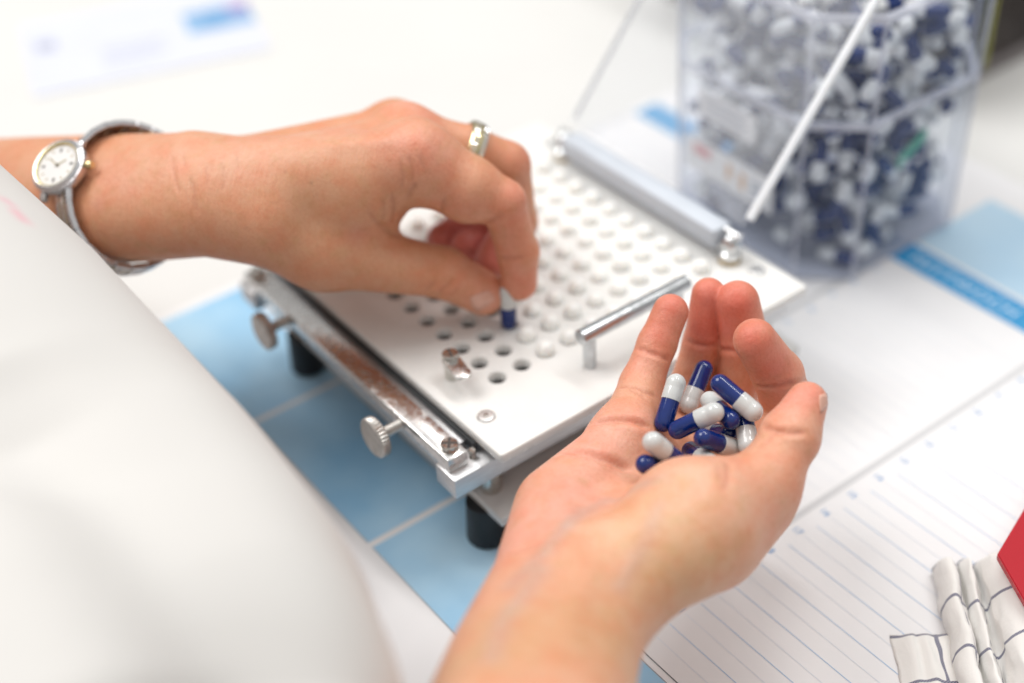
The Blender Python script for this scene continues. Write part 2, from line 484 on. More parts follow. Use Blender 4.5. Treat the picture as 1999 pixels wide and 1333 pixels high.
M_CAPD = material('capsule_navy_gelatin', (0.008, 0.030, 0.15), 0.2, mottle=0.25, mottle_scale=300)
COARSE[0].materials[0] = M_CAPL; COARSE[1].materials[0] = M_CAPD
def capsule(centre, axis, label, group, meshes, spin=0.0):
    """a two-part gelatin capsule; axis points from the blue body to the pale cap"""
    o = link(bpy.data.objects.new('capsule', None)); o.empty_display_size = 0.005
    tag(o, label, 'capsule', group)
    o.location = Vector(centre) * MM
    o.rotation_euler = Vector(axis).to_track_quat('Z', 'Y').to_euler()
    for nm, me in zip(('cap', 'body'), meshes):
        c = link(bpy.data.objects.new(nm, me)); c.parent = o
    return o

# capsules already seated in the plate: only the pale end stands out of the hole
bm = bmesh.new()
add_lathe(bm, [(0, -4.4), (3.8, -4.4), (3.9, -4.0), (3.9, 1.2)] + dome(3.9, 1.3, True, 6), n=20)
bmesh.ops.recalc_face_normals(bm, faces=bm.faces)
for v in bm.verts: v.co *= MM
for q in bm.faces: q.smooth = True
seat_me = bpy.data.meshes.new('seated_capsule'); bm.to_mesh(seat_me); bm.free(); seat_me.materials.append(M_SEAT)
ORD = ['first', 'second', 'third', 'fourth', 'fifth', 'sixth', 'seventh', 'eighth', 'ninth', 'tenth']
random.seed(5)
for i in range(10):
    for j in range(10):
        if i < 2 or (i == 2 and j >= 2):
            continue
        o = link(bpy.data.objects.new('seated_capsule', seat_me))
        o.location = Vector((i * PITCH + random.uniform(-0.1, 0.1), j * PITCH + random.uniform(-0.1, 0.1), TOP + random.uniform(-0.8, 0.6))) * MM
        o.rotation_euler = (random.uniform(-0.09, 0.09), random.uniform(-0.09, 0.09), random.uniform(0, 6))
        tag(o, 'pale capsule end in the %s row from the handle, %s from the hinge bar' % (ORD[j], ORD[9 - i]), 'capsule', 'capsules seated in the plate')
capsule((25.1, 24.7, TOP + 10.6), (0.03, 0.02, 1), 'blue and white capsule pinched upright between thumb and finger over the plate', None, FINE)

# ---------------------------------------------------------------- clear box full of capsules
M_BOXP = bpy.data.materials.new('clear_box_plastic')
clear_plastic(M_BOXP, (0.94, 0.965, 1.0), haze=0.045, haze_color=(0.60, 0.72, 0.96), rough=0.06)
M_BOXRIM = bpy.data.materials.new('box_rim_plastic')
clear_plastic(M_BOXRIM, (0.93, 0.94, 0.97), haze=0.45, haze_color=(0.74, 0.76, 0.84), rough=0.1)
M_LABEL = material('paper_label', (0.84, 0.86, 0.90), 0.5, mottle=0.06, mottle_scale=80)
M_LINK = material('label_ink', (0.20, 0.24, 0.36), 0.6)
M_LRED = material('label_red', (0.62, 0.20, 0.22), 0.6)
M_LORG = material('label_orange', (0.66, 0.36, 0.16), 0.6)
M_GREEN = material('green_tag', (0.05, 0.36, 0.24), 0.45)
BX0, BX1, BY0, BY1, CH = 209.0, 327.0, 4.0, 133.0, 21.0
bx = thing('clear_box', ((BX0 + BX1) / 2, (BY0 + BY1) / 2, 1.2), 'tall clear plastic box with cut corners, filled with blue and white capsules', 'box')
def outline(inset, grow=0.0):
    a, b, c, d = BX0 + inset - grow, BX1 - inset + grow, BY0 + inset - grow, BY1 - inset + grow
    k = CH - inset * 0.58 + grow * 0.58
    return [(a + k, c), (b - k, c), (b, c + k), (b, d - k), (b - k, d), (a + k, d), (a, d - k), (a, c + k)]
def box_shell(name, z0, z1, inset, grow0, grow1, mat, thick):
    bm = bmesh.new()
    A = [bm.verts.new((x, y, z0)) for x, y in outline(inset, grow0)]
    B = [bm.verts.new((x, y, z1)) for x, y in outline(inset, grow1)]
    rim = thick > 2.5
    if rim:
        A2 = [bm.verts.new((x, y, z0)) for x, y in outline(inset + thick, grow0)]
        B2 = [bm.verts.new((x, y, z1)) for x, y in outline(inset + thick, grow1)]
    for k in range(8):
        l = (k + 1) % 8
        bm.faces.new([A[k], A[l], B[l], B[k]])
        if rim:
            bm.faces.new([A2[l], A2[k], B2[k], B2[l]]); bm.faces.new([B[k], B[l], B2[l], B2[k]]); bm.faces.new([A[l], A[k], A2[k], A2[l]])
    return put(name, bm, mat, bx)
box_shell('lower_wall', 3.2, 93, 0, 0, 2.0, M_BOXP, 1.8)
box_shell('rim', 93, 96.2, -1.4, 2.0, 2.0, M_BOXRIM, 3.4)
box_shell('upper_wall', 96.2, 150, 0, 2.4, 4.0, M_BOXP, 1.8)
box_shell('rim', 150, 153.5, -1.6, 4.0, 4.0, M_BOXRIM, 3.8)
bm = bmesh.new()
lo_ = [bm.verts.new((x, y, 1.3)) for x, y in outline(1.5)]; hi_ = [bm.verts.new((x, y, 3.2)) for x, y in outline(0)]
bm.faces.new(lo_[::-1]); bm.faces.new(hi_)
for k in range(8):
    l = (k + 1) % 8; bm.faces.new([lo_[k], lo_[l], hi_[l], hi_[k]])
put('floor', bm, M_BOXRIM, bx)
for k, (x, y) in enumerate(outline(-0.2, 0.6)):                       # pale seams down the cut corners
    x2, y2 = outline(-0.2, 3.6)[k]
    bm = bmesh.new(); add_lathe(bm, [(1.0, 0), (1.0, 1.0)], n=8)
    for v in bm.verts:
        tz = v.co.z; v.co = Vector((x + (x2 - x) * tz + v.co.x, y + (y2 - y) * tz + v.co.y, 3.4 + tz * 146.4))
    put('corner_seam', bm, M_BOXRIM, bx, True)
def on_left(u, v):                                                    # point on the long left face: u along, v up
    return (BX0 - 0.9 - 2.0 * v / 93.0, u, v)
def label_quad(name, u0, u1, v0, v1, tilt, mat, lift=0.0, parent=bx):
    bm = bmesh.new(); q = []
    for u, v in ((u1, v0), (u0, v0), (u0, v1), (u1, v1)):
        x, y, z = on_left(u, v + (u - u1) * tilt); q.append(bm.verts.new((x - lift, y, z)))
    bm.faces.new(q)
    return put(name, bm, mat, parent)
lb1 = label_quad('paper_label', 56, 98, 70, 87, 0.02, M_LABEL)
lb2 = label_quad('paper_label', 42, 108, 35, 56, 0.02, M_LABEL)
for k in range(4):
    label_quad('printed_line', 62 + 3 * (k % 2), 94, 82.5 - 3.2 * k, 83.4 - 3.2 * k, 0.02, M_LINK, 0.15, lb1)
label_quad('printed_mark', 88, 101, 46, 52, 0.02, M_LRED, 0.15, lb2)
label_quad('printed_mark', 72, 76, 41, 50, 0.02, M_LORG, 0.15, lb2)
label_quad('printed_mark', 62, 66, 39, 49, 0.02, M_LORG, 0.15, lb2)
for k in range(3):
    label_quad('printed_line', 46, 58, 38 + 4 * k, 40 + 4 * k, 0.02, M_LINK, 0.15, lb2)
# the heap itself: settled at random without letting two capsules share the same room
random.seed(11)
heap = []
def inside(p, m):
    g = 2.2 * p[2] / 93.0
    a, b, c, d = BX0 + m - g, BX1 - m + g, BY0 + m - g, BY1 - m + g
    if not (a < p[0] < b and c < p[1] < d): return False
    for sx, sy in ((a, c), (b, c), (a, d), (b, d)):
        if abs(p[0] - sx) + abs(p[1] - sy) < CH: return False
    return True
def rand_axis():
    while True:
        v = np.array([random.uniform(-1, 1) for _ in range(3)]); n = np.linalg.norm(v)
        if 0.1 < n < 1: return v / n
cells = {}
offs = (-6.5, -2.2, 2.2, 6.5)
def clash(c, ax, limit):
    for o in offs:
        p = c + ax * o; key = tuple((p // 8).astype(int))
        for dx in (-1, 0, 1):
            for dy in (-1, 0, 1):
                for dz in (-1, 0, 1):
                    for q in cells.get((key[0] + dx, key[1] + dy, key[2] + dz), ()):
                        if (p[0] - q[0]) ** 2 + (p[1] - q[1]) ** 2 + (p[2] - q[2]) ** 2 < limit * limit: return True
    return False
tries = 0
while len(heap) < 292 and tries < 60000:
    tries += 1
    z = random.uniform(9, 141)
    # favour the sides that face the room; the middle of the heap is never seen
    x = random.uniform(BX0, BX1); y = random.uniform(BY0, BY1)
    if z < 128 and min(x - BX0, y - BY0) > 34 and random.random() < 0.93: continue
    c = np.array([x, y, z]); ax = rand_axis()
    if z < 20 and random.random() < 0.55: continue
    if not all(inside(c + ax * o, 5.4) for o in (-7.1, 7.1)): continue
    if abs(ax[2]) * 7.1 + 4 > z - 3.5: continue
    if clash(c, ax, 6.9): continue
    heap.append((c, ax))
    for o in offs:
        p = c + ax * o; cells.setdefault(tuple((p // 8).astype(int)), []).append(p)
for c, ax in heap:
    capsule(c, ax, 'blue and white capsule heaped inside the clear plastic box', 'capsules in the clear box', COARSE)
bm = bmesh.new()
add_box(bm, 0, 22, -0.6, 0.6, 0, 7.5, 0.4, 1)
for v in bm.verts:
    a = math.radians(28); c = v.co.copy()
    v.co = Vector((258 + c.x * math.cos(a), BY0 + 1.6 + c.y, 57 + c.z + c.x * math.sin(a)))
tag(put('green_tag', bm, M_GREEN, base=(265, BY0 + 3, 57)), 'small green plastic strip among the capsules inside the clear box', 'plastic strip')

# ---------------------------------------------------------------- letter lying far back on the table
M_LETTER = material('letter_paper', (0.66, 0.68, 0.76), 0.5, mottle=0.03, mottle_scale=30)
M_STAMP = material('letter_blue_print', (0.12, 0.30, 0.55), 0.5, mottle=0.4, mottle_scale=40, second=(0.28, 0.45, 0.66))
M_STAMPV = material('letter_violet_print', (0.34, 0.22, 0.46), 0.5)
M_LGREY = material('letter_grey_print', (0.42, 0.44, 0.56), 0.5)
def rotz(p, c, a):
    x, y = p[0] - c[0], p[1] - c[1]
    return (c[0] + x * math.cos(a) - y * math.sin(a), c[1] + x * math.sin(a) + y * math.cos(a))
LC = (74, 530); LA = math.radians(-17)
let = thing('letter', (LC[0], LC[1], 0), 'out of focus white letter with a blue printed corner on the table', 'letter')
def let_rect(name, x0, x1, y0, y1, z0, z1, mat):
    bm = bmesh.new(); add_box(bm, LC[0] + x0, LC[0] + x1, LC[1] + y0, LC[1] + y1, z0, z1)
    for v in bm.verts:
        v.co.x, v.co.y = rotz((v.co.x, v.co.y), LC, LA)
    return put(name, bm, mat, let)
let_rect('sheet', -80, 82, -58, 58, 0.2, 1.0, M_LETTER)
let_rect('blue_print', 33, 81, -12, 24, 1.02, 1.1, M_STAMP)
let_rect('violet_print', 66, 81, 10, 25, 1.12, 1.2, M_STAMPV)
let_rect('grey_print', -72, -58, 8, 24, 1.02, 1.1, M_LGREY)
for k in range(4):
    let_rect('printed_line', -30, 16 - 6 * (k % 2), -8 - 9 * k, -6 - 9 * k, 1.02, 1.1, M_LGREY)

# ---------------------------------------------------------------- dark case standing at the back right
M_CASE = material('dark_brown_case', (0.035, 0.022, 0.018), 0.5, mottle=0.4, mottle_scale=20)
M_GREY = material('case_grey_base', (0.20, 0.18, 0.18), 0.5)
M_YEL = material('case_yellow_edge', (0.45, 0.46, 0.10), 0.5)
cs = thing('dark_case', (470, 150, 0), 'dark brown case at the back of the table beyond the clear box', 'case')
box('case_body', 392, 512, 100, 330, 10, 150, M_CASE, cs, 3)
box('case_base', 389, 512, 98, 330, 0.2, 10, M_GREY, cs, 2)
box('yellow_edge', 448, 451, 94.5, 98, 12, 60, M_YEL, cs, 0.5)

# ---------------------------------------------------------------- posed skeletons of the two hands (world millimetres)
RIGHT_HAND = {'base': [([[-250.2, -268.1, 125.9, 29.0], [-145.7, -191.2, 119.5, 25.0], [-124.7, -171.1, 107.1, 23.5], [-101.9, -149.3, 97.7, 21.9], [-69.5, -121.4, 88.9, 17.8],
            [-39.2, -93.2, 81.8, 17.7], [1.2, -80.3, 84.0, 11.1]],
           14),
          ([[-232.9, -286.4, 127.8, 29.0], [-132.4, -204.2, 122.1, 25.0], [-112.7, -181.6, 109.7, 23.8], [-88.7, -158.6, 94.5, 21.4], [-58.3, -137.3, 90.1, 17.3]], 14),
          ([[-58.3, -137.3, 90.1, 17.3], [-32.3, -138.7, 94.5, 20.6], [-14.7, -135.1, 91.6, 24.3], [18.2, -136.5, 91.4, 10.3]], 14),
          ([[-58.8, -124.5, 80.5, 17.0], [21.5, -81.9, 64.9, 10.5]], 12), ([[-58.8, -124.5, 80.5, 17.0], [35.3, -93.7, 59.5, 11.0]], 12),
          ([[-58.8, -124.5, 80.5, 17.0], [39.0, -113.0, 63.1, 12.0]], 12), ([[-2.5, -135.4, 76.1, 14.9], [19.4, -134.3, 78.5, 12.2], [39.0, -113.0, 63.1, 12.0]], 12),
          ([[1.2, -80.3, 84.0, 11.1], [21.5, -81.9, 64.9, 10.5], [35.3, -93.7, 59.5, 11.0], [39.0, -113.0, 63.1, 12.0]], 7)],
 'creases': [([[28.77, -56.18, 98.85], [30.42, -63.25, 99.63], [35.69, -66.61, 95.94]], 0.9, 1.0),
             ([[12.73, -63.83, 92.44], [14.54, -67.84, 94.86], [17.62, -73.67, 94.15], [21.34, -75.7, 90.59]], 0.8, 1.0),
             ([[12.93, -68.65, 94.84], [14.24, -73.38, 95.12], [15.73, -76.32, 93.97]], 0.5, 0.9),
             ([[-9.55, -74.81, 93.93], [-6.26, -78.71, 96.84], [-1.69, -83.56, 97.68], [2.46, -86.84, 96.44], [6.58, -89.73, 92.99]], 1.8, 1.4),
             ([[55.75, -55.35, 88.7], [57.43, -62.17, 89.28], [63.25, -65.21, 88.35]], 0.9, 1.0),
             ([[64.14, -66.16, 86.33], [63.23, -71.55, 89.29], [64.12, -74.64, 90.17]], 0.9, 1.0),
             ([[52.65, -96.93, 93.61], [54.11, -103.79, 96.62], [59.65, -107.62, 97.55], [70.25, -106.8, 92.53]], 1.0, 1.0),
             ([[53.49, -102.65, 95.06], [57.03, -106.57, 96.27], [61.78, -108.47, 96.3]], 0.4, 0.8),
             ([[55.95, -99.43, 75.95], [28.23, -126.83, 105.92], [28.83, -131.42, 107.21], [31.81, -135.44, 107.56], [36.41, -138.0, 106.79]], 0.8, 1.2),
             ([[-27.2, -81.88, 96.31], [-23.89, -87.61, 97.87], [-19.88, -92.86, 96.56], [-14.83, -96.85, 92.98], [-10.87, -100.19, 90.03]], 2.2, 1.7),
             ([[-23.99, -89.76, 97.89], [-20.03, -95.02, 95.73], [-17.15, -98.57, 92.99]], 0.5, 1.2),
             ([[-79.77, -114.9, 104.33], [-74.26, -118.82, 107.51], [-68.41, -120.88, 108.37]], 0.6, 1.6),
             ([[-84.07, -119.65, 107.05], [-78.28, -122.99, 109.5], [-71.88, -124.21, 109.78]], 0.4, 1.4),
             ([[2.84, -132.45, 109.91], [-5.87, -141.28, 113.37], [-10.77, -145.32, 113.25]], 0.5, 1.6),
             ([[-3.49, -134.49, 113.16], [-9.46, -141.21, 114.52]], 0.35, 1.2), ([[-28.54, -79.96, 95.01], [-27.6, -89.19, 98.3], [-24.51, -92.98, 97.5]], 0.3, 1.2),
             ([[30.67, -133.0, 107.95], [26.61, -130.61, 106.01], [19.33, -131.4, 104.48]], 0.4, 1.5)],
 'fingers': [([[1.2, -80.3, 84.0, 11.1], [25.0, -63.1, 86.8, 8.4], [38.1, -57.5, 97.2, 7.5], [47.4, -54.7, 106.8, 7.1]], 2.5, 8),
             ([[21.5, -81.9, 64.9, 10.5], [52.6, -60.3, 64.6, 8.6], [62.7, -57.7, 84.2, 7.8], [68.4, -54.2, 104.7, 6.9]], 2.5, 8),
             ([[35.3, -93.7, 59.5, 11.0], [67.0, -73.4, 63.1, 9.2], [73.4, -71.5, 85.7, 10.0], [73.5, -65.5, 104.8, 8.7]], 2.5, 8),
             ([[39.0, -113.0, 63.1, 12.0], [72.2, -99.4, 68.9, 10.7], [63.3, -98.6, 93.8, 9.7], [54.1, -94.0, 112.8, 8.2]], 2.5, 8),
             ([[18.2, -136.5, 91.4, 10.3], [36.9, -130.1, 98.7, 10.6], [49.5, -125.8, 105.7, 7.5]], 3, 9)],
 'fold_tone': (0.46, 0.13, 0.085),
 'ridges': [([[-91.37, -133.53, 114.65], [-73.08, -126.98, 110.79], [-55.28, -118.57, 106.71], [-34.28, -112.04, 98.67], [-26.27, -124.88, 111.85]], 0.3, 3.5),
            ([[-120.45, -165.1, 132.19], [-104.32, -149.11, 122.67], [-90.62, -140.76, 117.31], [-79.18, -133.73, 113.4]], 0.4, 4),
            ([[-107.28, -179.84, 134.0], [-88.62, -160.26, 121.02], [-73.09, -147.45, 113.57], [-61.75, -138.13, 112.2]], 0.7, 5.0),
            ([[-53.95, -128.7, 110.72], [-50.41, -131.31, 111.49]], 0.8, 6.0),
            ([[-62.12, -151.72, 109.37], [-49.78, -146.11, 110.55], [-40.4, -141.94, 113.29]], 0.3, 3.0),
            ([[-131.23, -169.69, 135.6], [-117.39, -158.45, 128.36], [-99.44, -144.66, 120.08]], 0.5, 4.0)],
 'tints': [([[-55.1, -106.13, 103.25], [-65.32, -109.43, 103.99], [-42.21, -102.21, 100.61]], (0.78, 0.38, 0.3), 16, 0.75),
           ([[-21.18, -78.64, 94.67], [-15.71, -84.93, 96.95]], (0.8, 0.4, 0.31), 13, 0.8),
           ([[-18.88, -133.32, 115.59], [-19.27, -144.64, 114.01]], (0.78, 0.44, 0.3), 22, 0.6),
           ([[-43.47, -149.8, 109.26], [-34.84, -156.45, 104.6]], (0.62, 0.375, 0.2), 24, 0.7),
           ([[-119.85, -158.56, 128.41], [-99.06, -163.03, 126.44], [-79.93, -170.49, 113.63]], (0.63, 0.38, 0.21), 26, 0.75),
           ([[45.38, -56.62, 113.29]], (0.66, 0.175, 0.125), 9, 0.8), ([[35.14, -59.93, 104.52]], (0.66, 0.175, 0.125), 9, 0.65),
           ([[24.18, -60.94, 96.57]], (0.74, 0.34, 0.25), 8, 0.6), ([[63.72, -57.62, 108.35]], (0.66, 0.175, 0.125), 12, 0.9),
           ([[58.96, -60.29, 94.25]], (0.66, 0.175, 0.125), 10, 0.8), ([[69.44, -70.77, 110.34]], (0.66, 0.175, 0.125), 12, 0.9),
           ([[64.31, -69.97, 96.36]], (0.66, 0.175, 0.125), 10, 0.8), ([[49.38, -96.33, 119.02]], (0.66, 0.175, 0.125), 11, 0.85),
           ([[56.21, -104.69, 105.05]], (0.66, 0.175, 0.125), 11, 0.75), ([[57.34, -106.72, 91.53]], (0.7, 0.27, 0.19), 10, 0.6),
           ([[41.74, -125.48, 110.93]], (0.76, 0.3, 0.24), 9, 0.7), ([[49.59, -129.19, 112.37]], (0.74, 0.27, 0.2), 7, 0.7),
           ([[37.83, -134.67, 109.13]], (0.74, 0.4, 0.27), 9, 0.4), ([[-6.1, -74.35, 95.2], [5.03, -83.9, 97.05]], (0.78, 0.37, 0.27), 8, 0.6),
           ([[3.57, -137.17, 109.73]], (0.74, 0.36, 0.24), 12, 0.5),
           ([[-91.37, -133.53, 114.65], [-73.08, -126.98, 110.79], [-55.28, -118.57, 106.71], [-34.28, -112.04, 98.67], [-26.27, -124.88, 111.85]], (0.5, 0.38, 0.34),
            3.2, 0.5),
           ([[-120.45, -165.1, 132.19], [-104.32, -149.11, 122.67], [-90.62, -140.76, 117.31], [-79.18, -133.73, 113.4]], (0.5, 0.38, 0.34), 3.6, 0.5),
           ([[-26.27, -124.88, 111.85], [-22.79, -127.69, 113.86]], (0.5, 0.38, 0.34), 4, 0.4),
           ([[-34.15, -150.12, 111.51], [-37.33, -142.82, 114.03]], (0.72, 0.46, 0.27), 18, 0.5),
           ([[-62.12, -151.72, 109.37], [-49.78, -146.11, 110.55], [-40.4, -141.94, 113.29], [-32.61, -137.52, 115.07]], (0.5, 0.38, 0.34), 3.0, 0.35),
           ([[-57.75, -120.48, 107.75], [-46.34, -112.21, 102.28]], (0.5, 0.38, 0.34), 3.5, 0.35),
           ([[-53.07, -127.64, 110.34], [-49.48, -132.48, 111.8]], (0.8, 0.52, 0.36), 7, 0.5),
           ([[-14.47, -137.28, 115.77], [-8.39, -146.09, 112.31]], (0.82, 0.5, 0.36), 16, 0.45)],
 'tone': (0.71, 0.36, 0.235)}
LEFT_HAND = {'base': [([[-146.5, 282.5, 81.6, 25.3], [-114.6, 211.2, 106.6, 22.8], [-85.9, 153.4, 125.6, 20.1], [-68.0, 119.3, 135.4, 18.8], [-38.0, 91.5, 134.8, 15.5],
            [15.9, 81.0, 140.3, 11.1]],
           12),
          ([[-154.8, 263.3, 76.8, 25.5], [-123.5, 193.7, 101.4, 22.8], [-95.2, 135.5, 119.7, 20.2], [-72.2, 98.3, 130.0, 18.3], [-52.9, 81.3, 126.5, 20.1],
            [-38.4, 68.1, 110.4, 14.9]],
           14),
          ([[-63.6, 100.4, 135.2, 17.6], [4.3, 54.7, 143.4, 14.5]], 12), ([[-55.2, 122.8, 127.4, 15.8], [25.8, 105.7, 127.8, 11.1]], 12),
          ([[-52.2, 128.7, 119.6, 15.0], [27.5, 122.6, 111.2, 10.0]], 12),
          ([[4.3, 54.7, 143.4, 14.5], [15.9, 81.0, 140.3, 11.1], [25.8, 105.7, 127.8, 11.1], [27.5, 122.6, 111.2, 10.0]], 8),
          ([[-22.1, 67.9, 126.7, 16.9], [-15.6, 65.5, 120.9, 11.5]], 12), ([[-13.6, 64.1, 133.8, 13.7], [-8.3, 63.1, 126.9, 9.4]], 10)],
 'creases': [([[-3.8, 38.02, 86.27], [-2.02, 33.29, 93.11], [2.82, 31.91, 96.54]], 0.45, 0.9),
             ([[-7.46, 37.25, 92.2], [-6.01, 35.88, 95.27], [-3.75, 34.92, 97.26]], 0.4, 0.9),
             ([[0.34, 38.14, 82.45], [1.17, 32.15, 88.84], [4.3, 30.69, 92.05]], 0.3, 0.8),
             ([[-20.56, 49.13, 126.72], [-13.1, 51.96, 117.2], [-8.76, 52.31, 113.24]], 0.9, 1.3), ([[-23.65, 49.42, 133.11], [-20.03, 49.44, 125.28]], 0.5, 1.1),
             ([[-13.66, 46.28, 139.0], [-12.65, 47.52, 130.27], [-12.26, 51.23, 121.97]], 0.7, 1.2),
             ([[-17.35, 47.83, 138.31], [-17.24, 47.81, 131.1], [-18.57, 49.18, 125.81]], 0.4, 1.1),
             ([[-8.12, 43.31, 136.03], [-7.46, 41.43, 140.21], [-5.26, 39.52, 143.71]], 0.7, 1.2),
             ([[5.21, 39.27, 124.45], [2.99, 35.75, 131.32], [3.7, 34.08, 135.42]], 0.6, 1.0),
             ([[18.58, 26.7, 120.43], [20.03, 23.19, 123.64], [23.15, 20.62, 125.64]], 0.8, 1.0),
             ([[22.61, 25.36, 102.51], [24.4, 19.76, 103.57], [29.07, 16.31, 103.78]], 0.7, 1.0),
             ([[48.8, 44.45, 121.31], [51.2, 44.96, 115.75], [35.85, 22.6, 128.74]], 0.25, 0.8),
             ([[33.31, 26.83, 134.0], [32.31, 22.77, 132.23], [31.41, 20.35, 129.66]], 0.25, 0.8),
             ([[-5.2, 43.99, 154.03], [-5.55, 41.18, 149.54], [-6.91, 40.8, 144.3]], 0.3, 1.0),
             ([[-1.42, 41.93, 154.42], [-1.47, 39.43, 150.65], [-1.88, 37.97, 146.53]], 0.25, 1.0),
             ([[-8.35, 45.65, 152.59], [-9.11, 43.17, 147.1], [-10.08, 43.49, 141.34]], 0.3, 1.0),
             ([[-76.63, 111.89, 152.88], [-81.37, 101.51, 149.37], [-83.49, 94.85, 145.75]], 0.3, 1.0),
             ([[-77.39, 95.3, 150.62], [-79.24, 89.44, 146.54], [-81.86, 85.36, 140.24]], 0.4, 1.1),
             ([[-63.73, 92.12, 154.07], [-66.88, 85.96, 150.61], [-69.96, 82.37, 146.83]], 0.25, 0.9), ([[-70.15, 94.17, 153.23], [-73.44, 87.98, 149.02]], 0.22, 0.9),
             ([[-57.26, 91.56, 155.08], [-60.79, 84.62, 152.09]], 0.2, 0.9), ([[-72.71, 109.42, 154.11], [-76.31, 101.41, 152.43]], 0.2, 0.9)],
 'fingers': [([[-38.4, 68.1, 110.4, 14.9], [4.8, 42.8, 93.0, 10.9], [19.0, 34.1, 79.8, 9.8]], 3, 9),
             ([[4.3, 54.7, 143.4, 14.5], [18.6, 39.1, 131.2, 13.7], [28.9, 29.0, 125.0, 9.4], [32.2, 24.8, 100.6, 8.7], [31.4, 24.2, 84.9, 7.9]], 3, 9),
             ([[15.9, 81.0, 140.3, 11.1], [37.3, 63.8, 131.6, 10.3], [50.3, 55.2, 122.4, 10.3], [54.0, 54.1, 91.9, 8.8], [36.9, 51.3, 79.8, 8.2]], 2.5, 8),
             ([[25.8, 105.7, 127.8, 11.1], [60.9, 72.3, 102.7, 9.8], [59.9, 73.5, 74.3, 8.6], [36.5, 70.7, 77.1, 8.0]], 2.5, 8),
             ([[27.5, 122.6, 111.2, 10.0], [59.1, 93.4, 87.8, 8.6], [56.2, 94.7, 71.0, 8.0], [33.4, 86.4, 75.0, 7.6]], 2.5, 8)],
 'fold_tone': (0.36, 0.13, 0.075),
 'ridges': [([[-63.49, 118.63, 154.04]], 1.6, 9.0), ([[-28.88, 73.29, 155.35], [-15.46, 63.77, 156.2], [-4.36, 50.57, 158.61]], 0.9, 4.0),
            ([[-19.48, 89.57, 152.5], [7.26, 108.33, 139.81], [12.43, 83.04, 154.17]], 0.5, 4.0), ([[0.8, 46.03, 158.57]], 1.0, 8.0),
            ([[33.51, 21.62, 130.21]], 0.6, 5.0)],
 'tints': [([[17.87, 79.81, 154.47], [21.41, 71.1, 151.7]], (0.7416, 0.33990000000000004, 0.23690000000000003), 12, 0.8),
           ([[-3.65, 48.63, 158.2], [5.76, 41.67, 155.58]], (0.7416, 0.33990000000000004, 0.24205), 14, 0.75),
           ([[31.76, 21.42, 131.06]], (0.7004, 0.2575, 0.1751), 10, 0.7), ([[54.07, 47.71, 129.37]], (0.6798000000000001, 0.26780000000000004, 0.1751), 10, 0.7),
           ([[25.06, 19.78, 113.83], [25.52, 19.11, 93.26]], (0.6386000000000001, 0.2472, 0.15965000000000001), 10, 0.7),
           ([[29.96, 16.44, 86.99]], (0.6386000000000001, 0.2163, 0.13390000000000002), 9, 0.7),
           ([[13.22, 25.68, 130.79], [6.58, 30.98, 133.13]], (0.6592, 0.2781, 0.1854), 10, 0.5), ([[14.03, 25.89, 82.67]], (0.7004, 0.309, 0.23690000000000003), 8, 0.7),
           ([[9.35, 30.58, 93.59]], (0.6592, 0.29869999999999997, 0.1957), 10, 0.5), ([[-29.71, 51.67, 123.25]], (0.6386000000000001, 0.2472, 0.1854), 5, 0.7),
           ([[-96.86, 135.43, 143.46], [-95.33, 118.52, 142.03]], (0.6798000000000001, 0.28840000000000005, 0.1957), 6, 0.4),
           ([[-77.67, 106.86, 152.18]], (0.7004, 0.28840000000000005, 0.1854), 6, 0.5), ([[-106.71, 127.39, 134.71]], (0.618, 0.2472, 0.1751), 4, 0.4),
           ([[-45.56, 60.74, 131.33]], (0.5356000000000001, 0.2781, 0.1545), 10, 0.4),
           ([[-88.68, 97.37, 115.88], [-74.01, 75.67, 121.5]], (0.618, 0.309, 0.20600000000000002), 12, 0.4),
           ([[46.72, 68.61, 83.5]], (0.41200000000000003, 0.10300000000000001, 0.0927), 12, 0.6), ([[-39.18, 65.34, 146.17]], (0.3502, 0.1648, 0.0927), 0.7, 0.7),
           ([[-46.19, 72.81, 150.68]], (0.41200000000000003, 0.1648, 0.0927), 0.8, 0.6), ([[-68.45, 70.63, 134.78]], (0.4326, 0.20600000000000002, 0.1236), 0.8, 0.5),
           ([[36.46, 70.75, 77.11]], (0.721, 0.2266, 0.2163), 16, 0.85), ([[33.39, 86.41, 74.97]], (0.721, 0.2266, 0.2163), 16, 0.85),
           ([[59.88, 73.47, 74.29]], (0.721, 0.2266, 0.2163), 16, 0.85), ([[56.23, 94.68, 71.02]], (0.721, 0.2266, 0.2163), 16, 0.85),
           ([[36.89, 51.27, 79.83]], (0.721, 0.2266, 0.2163), 16, 0.85),
           ([[-51.11, 90.5, 155.61], [-29.1, 84.78, 155.32], [-11.97, 77.58, 154.28]], (0.72, 0.4, 0.29), 14, 0.5),
           ([[-77.17, 120.86, 152.48], [-57.84, 93.44, 155.31]], (0.72, 0.4, 0.28), 14, 0.4),
           ([[-38.63, 57.09, 129.7], [-34.7, 50.33, 115.69]], (0.6, 0.34, 0.2), 22, 0.5)],
 'tone': (0.65, 0.325, 0.19)}
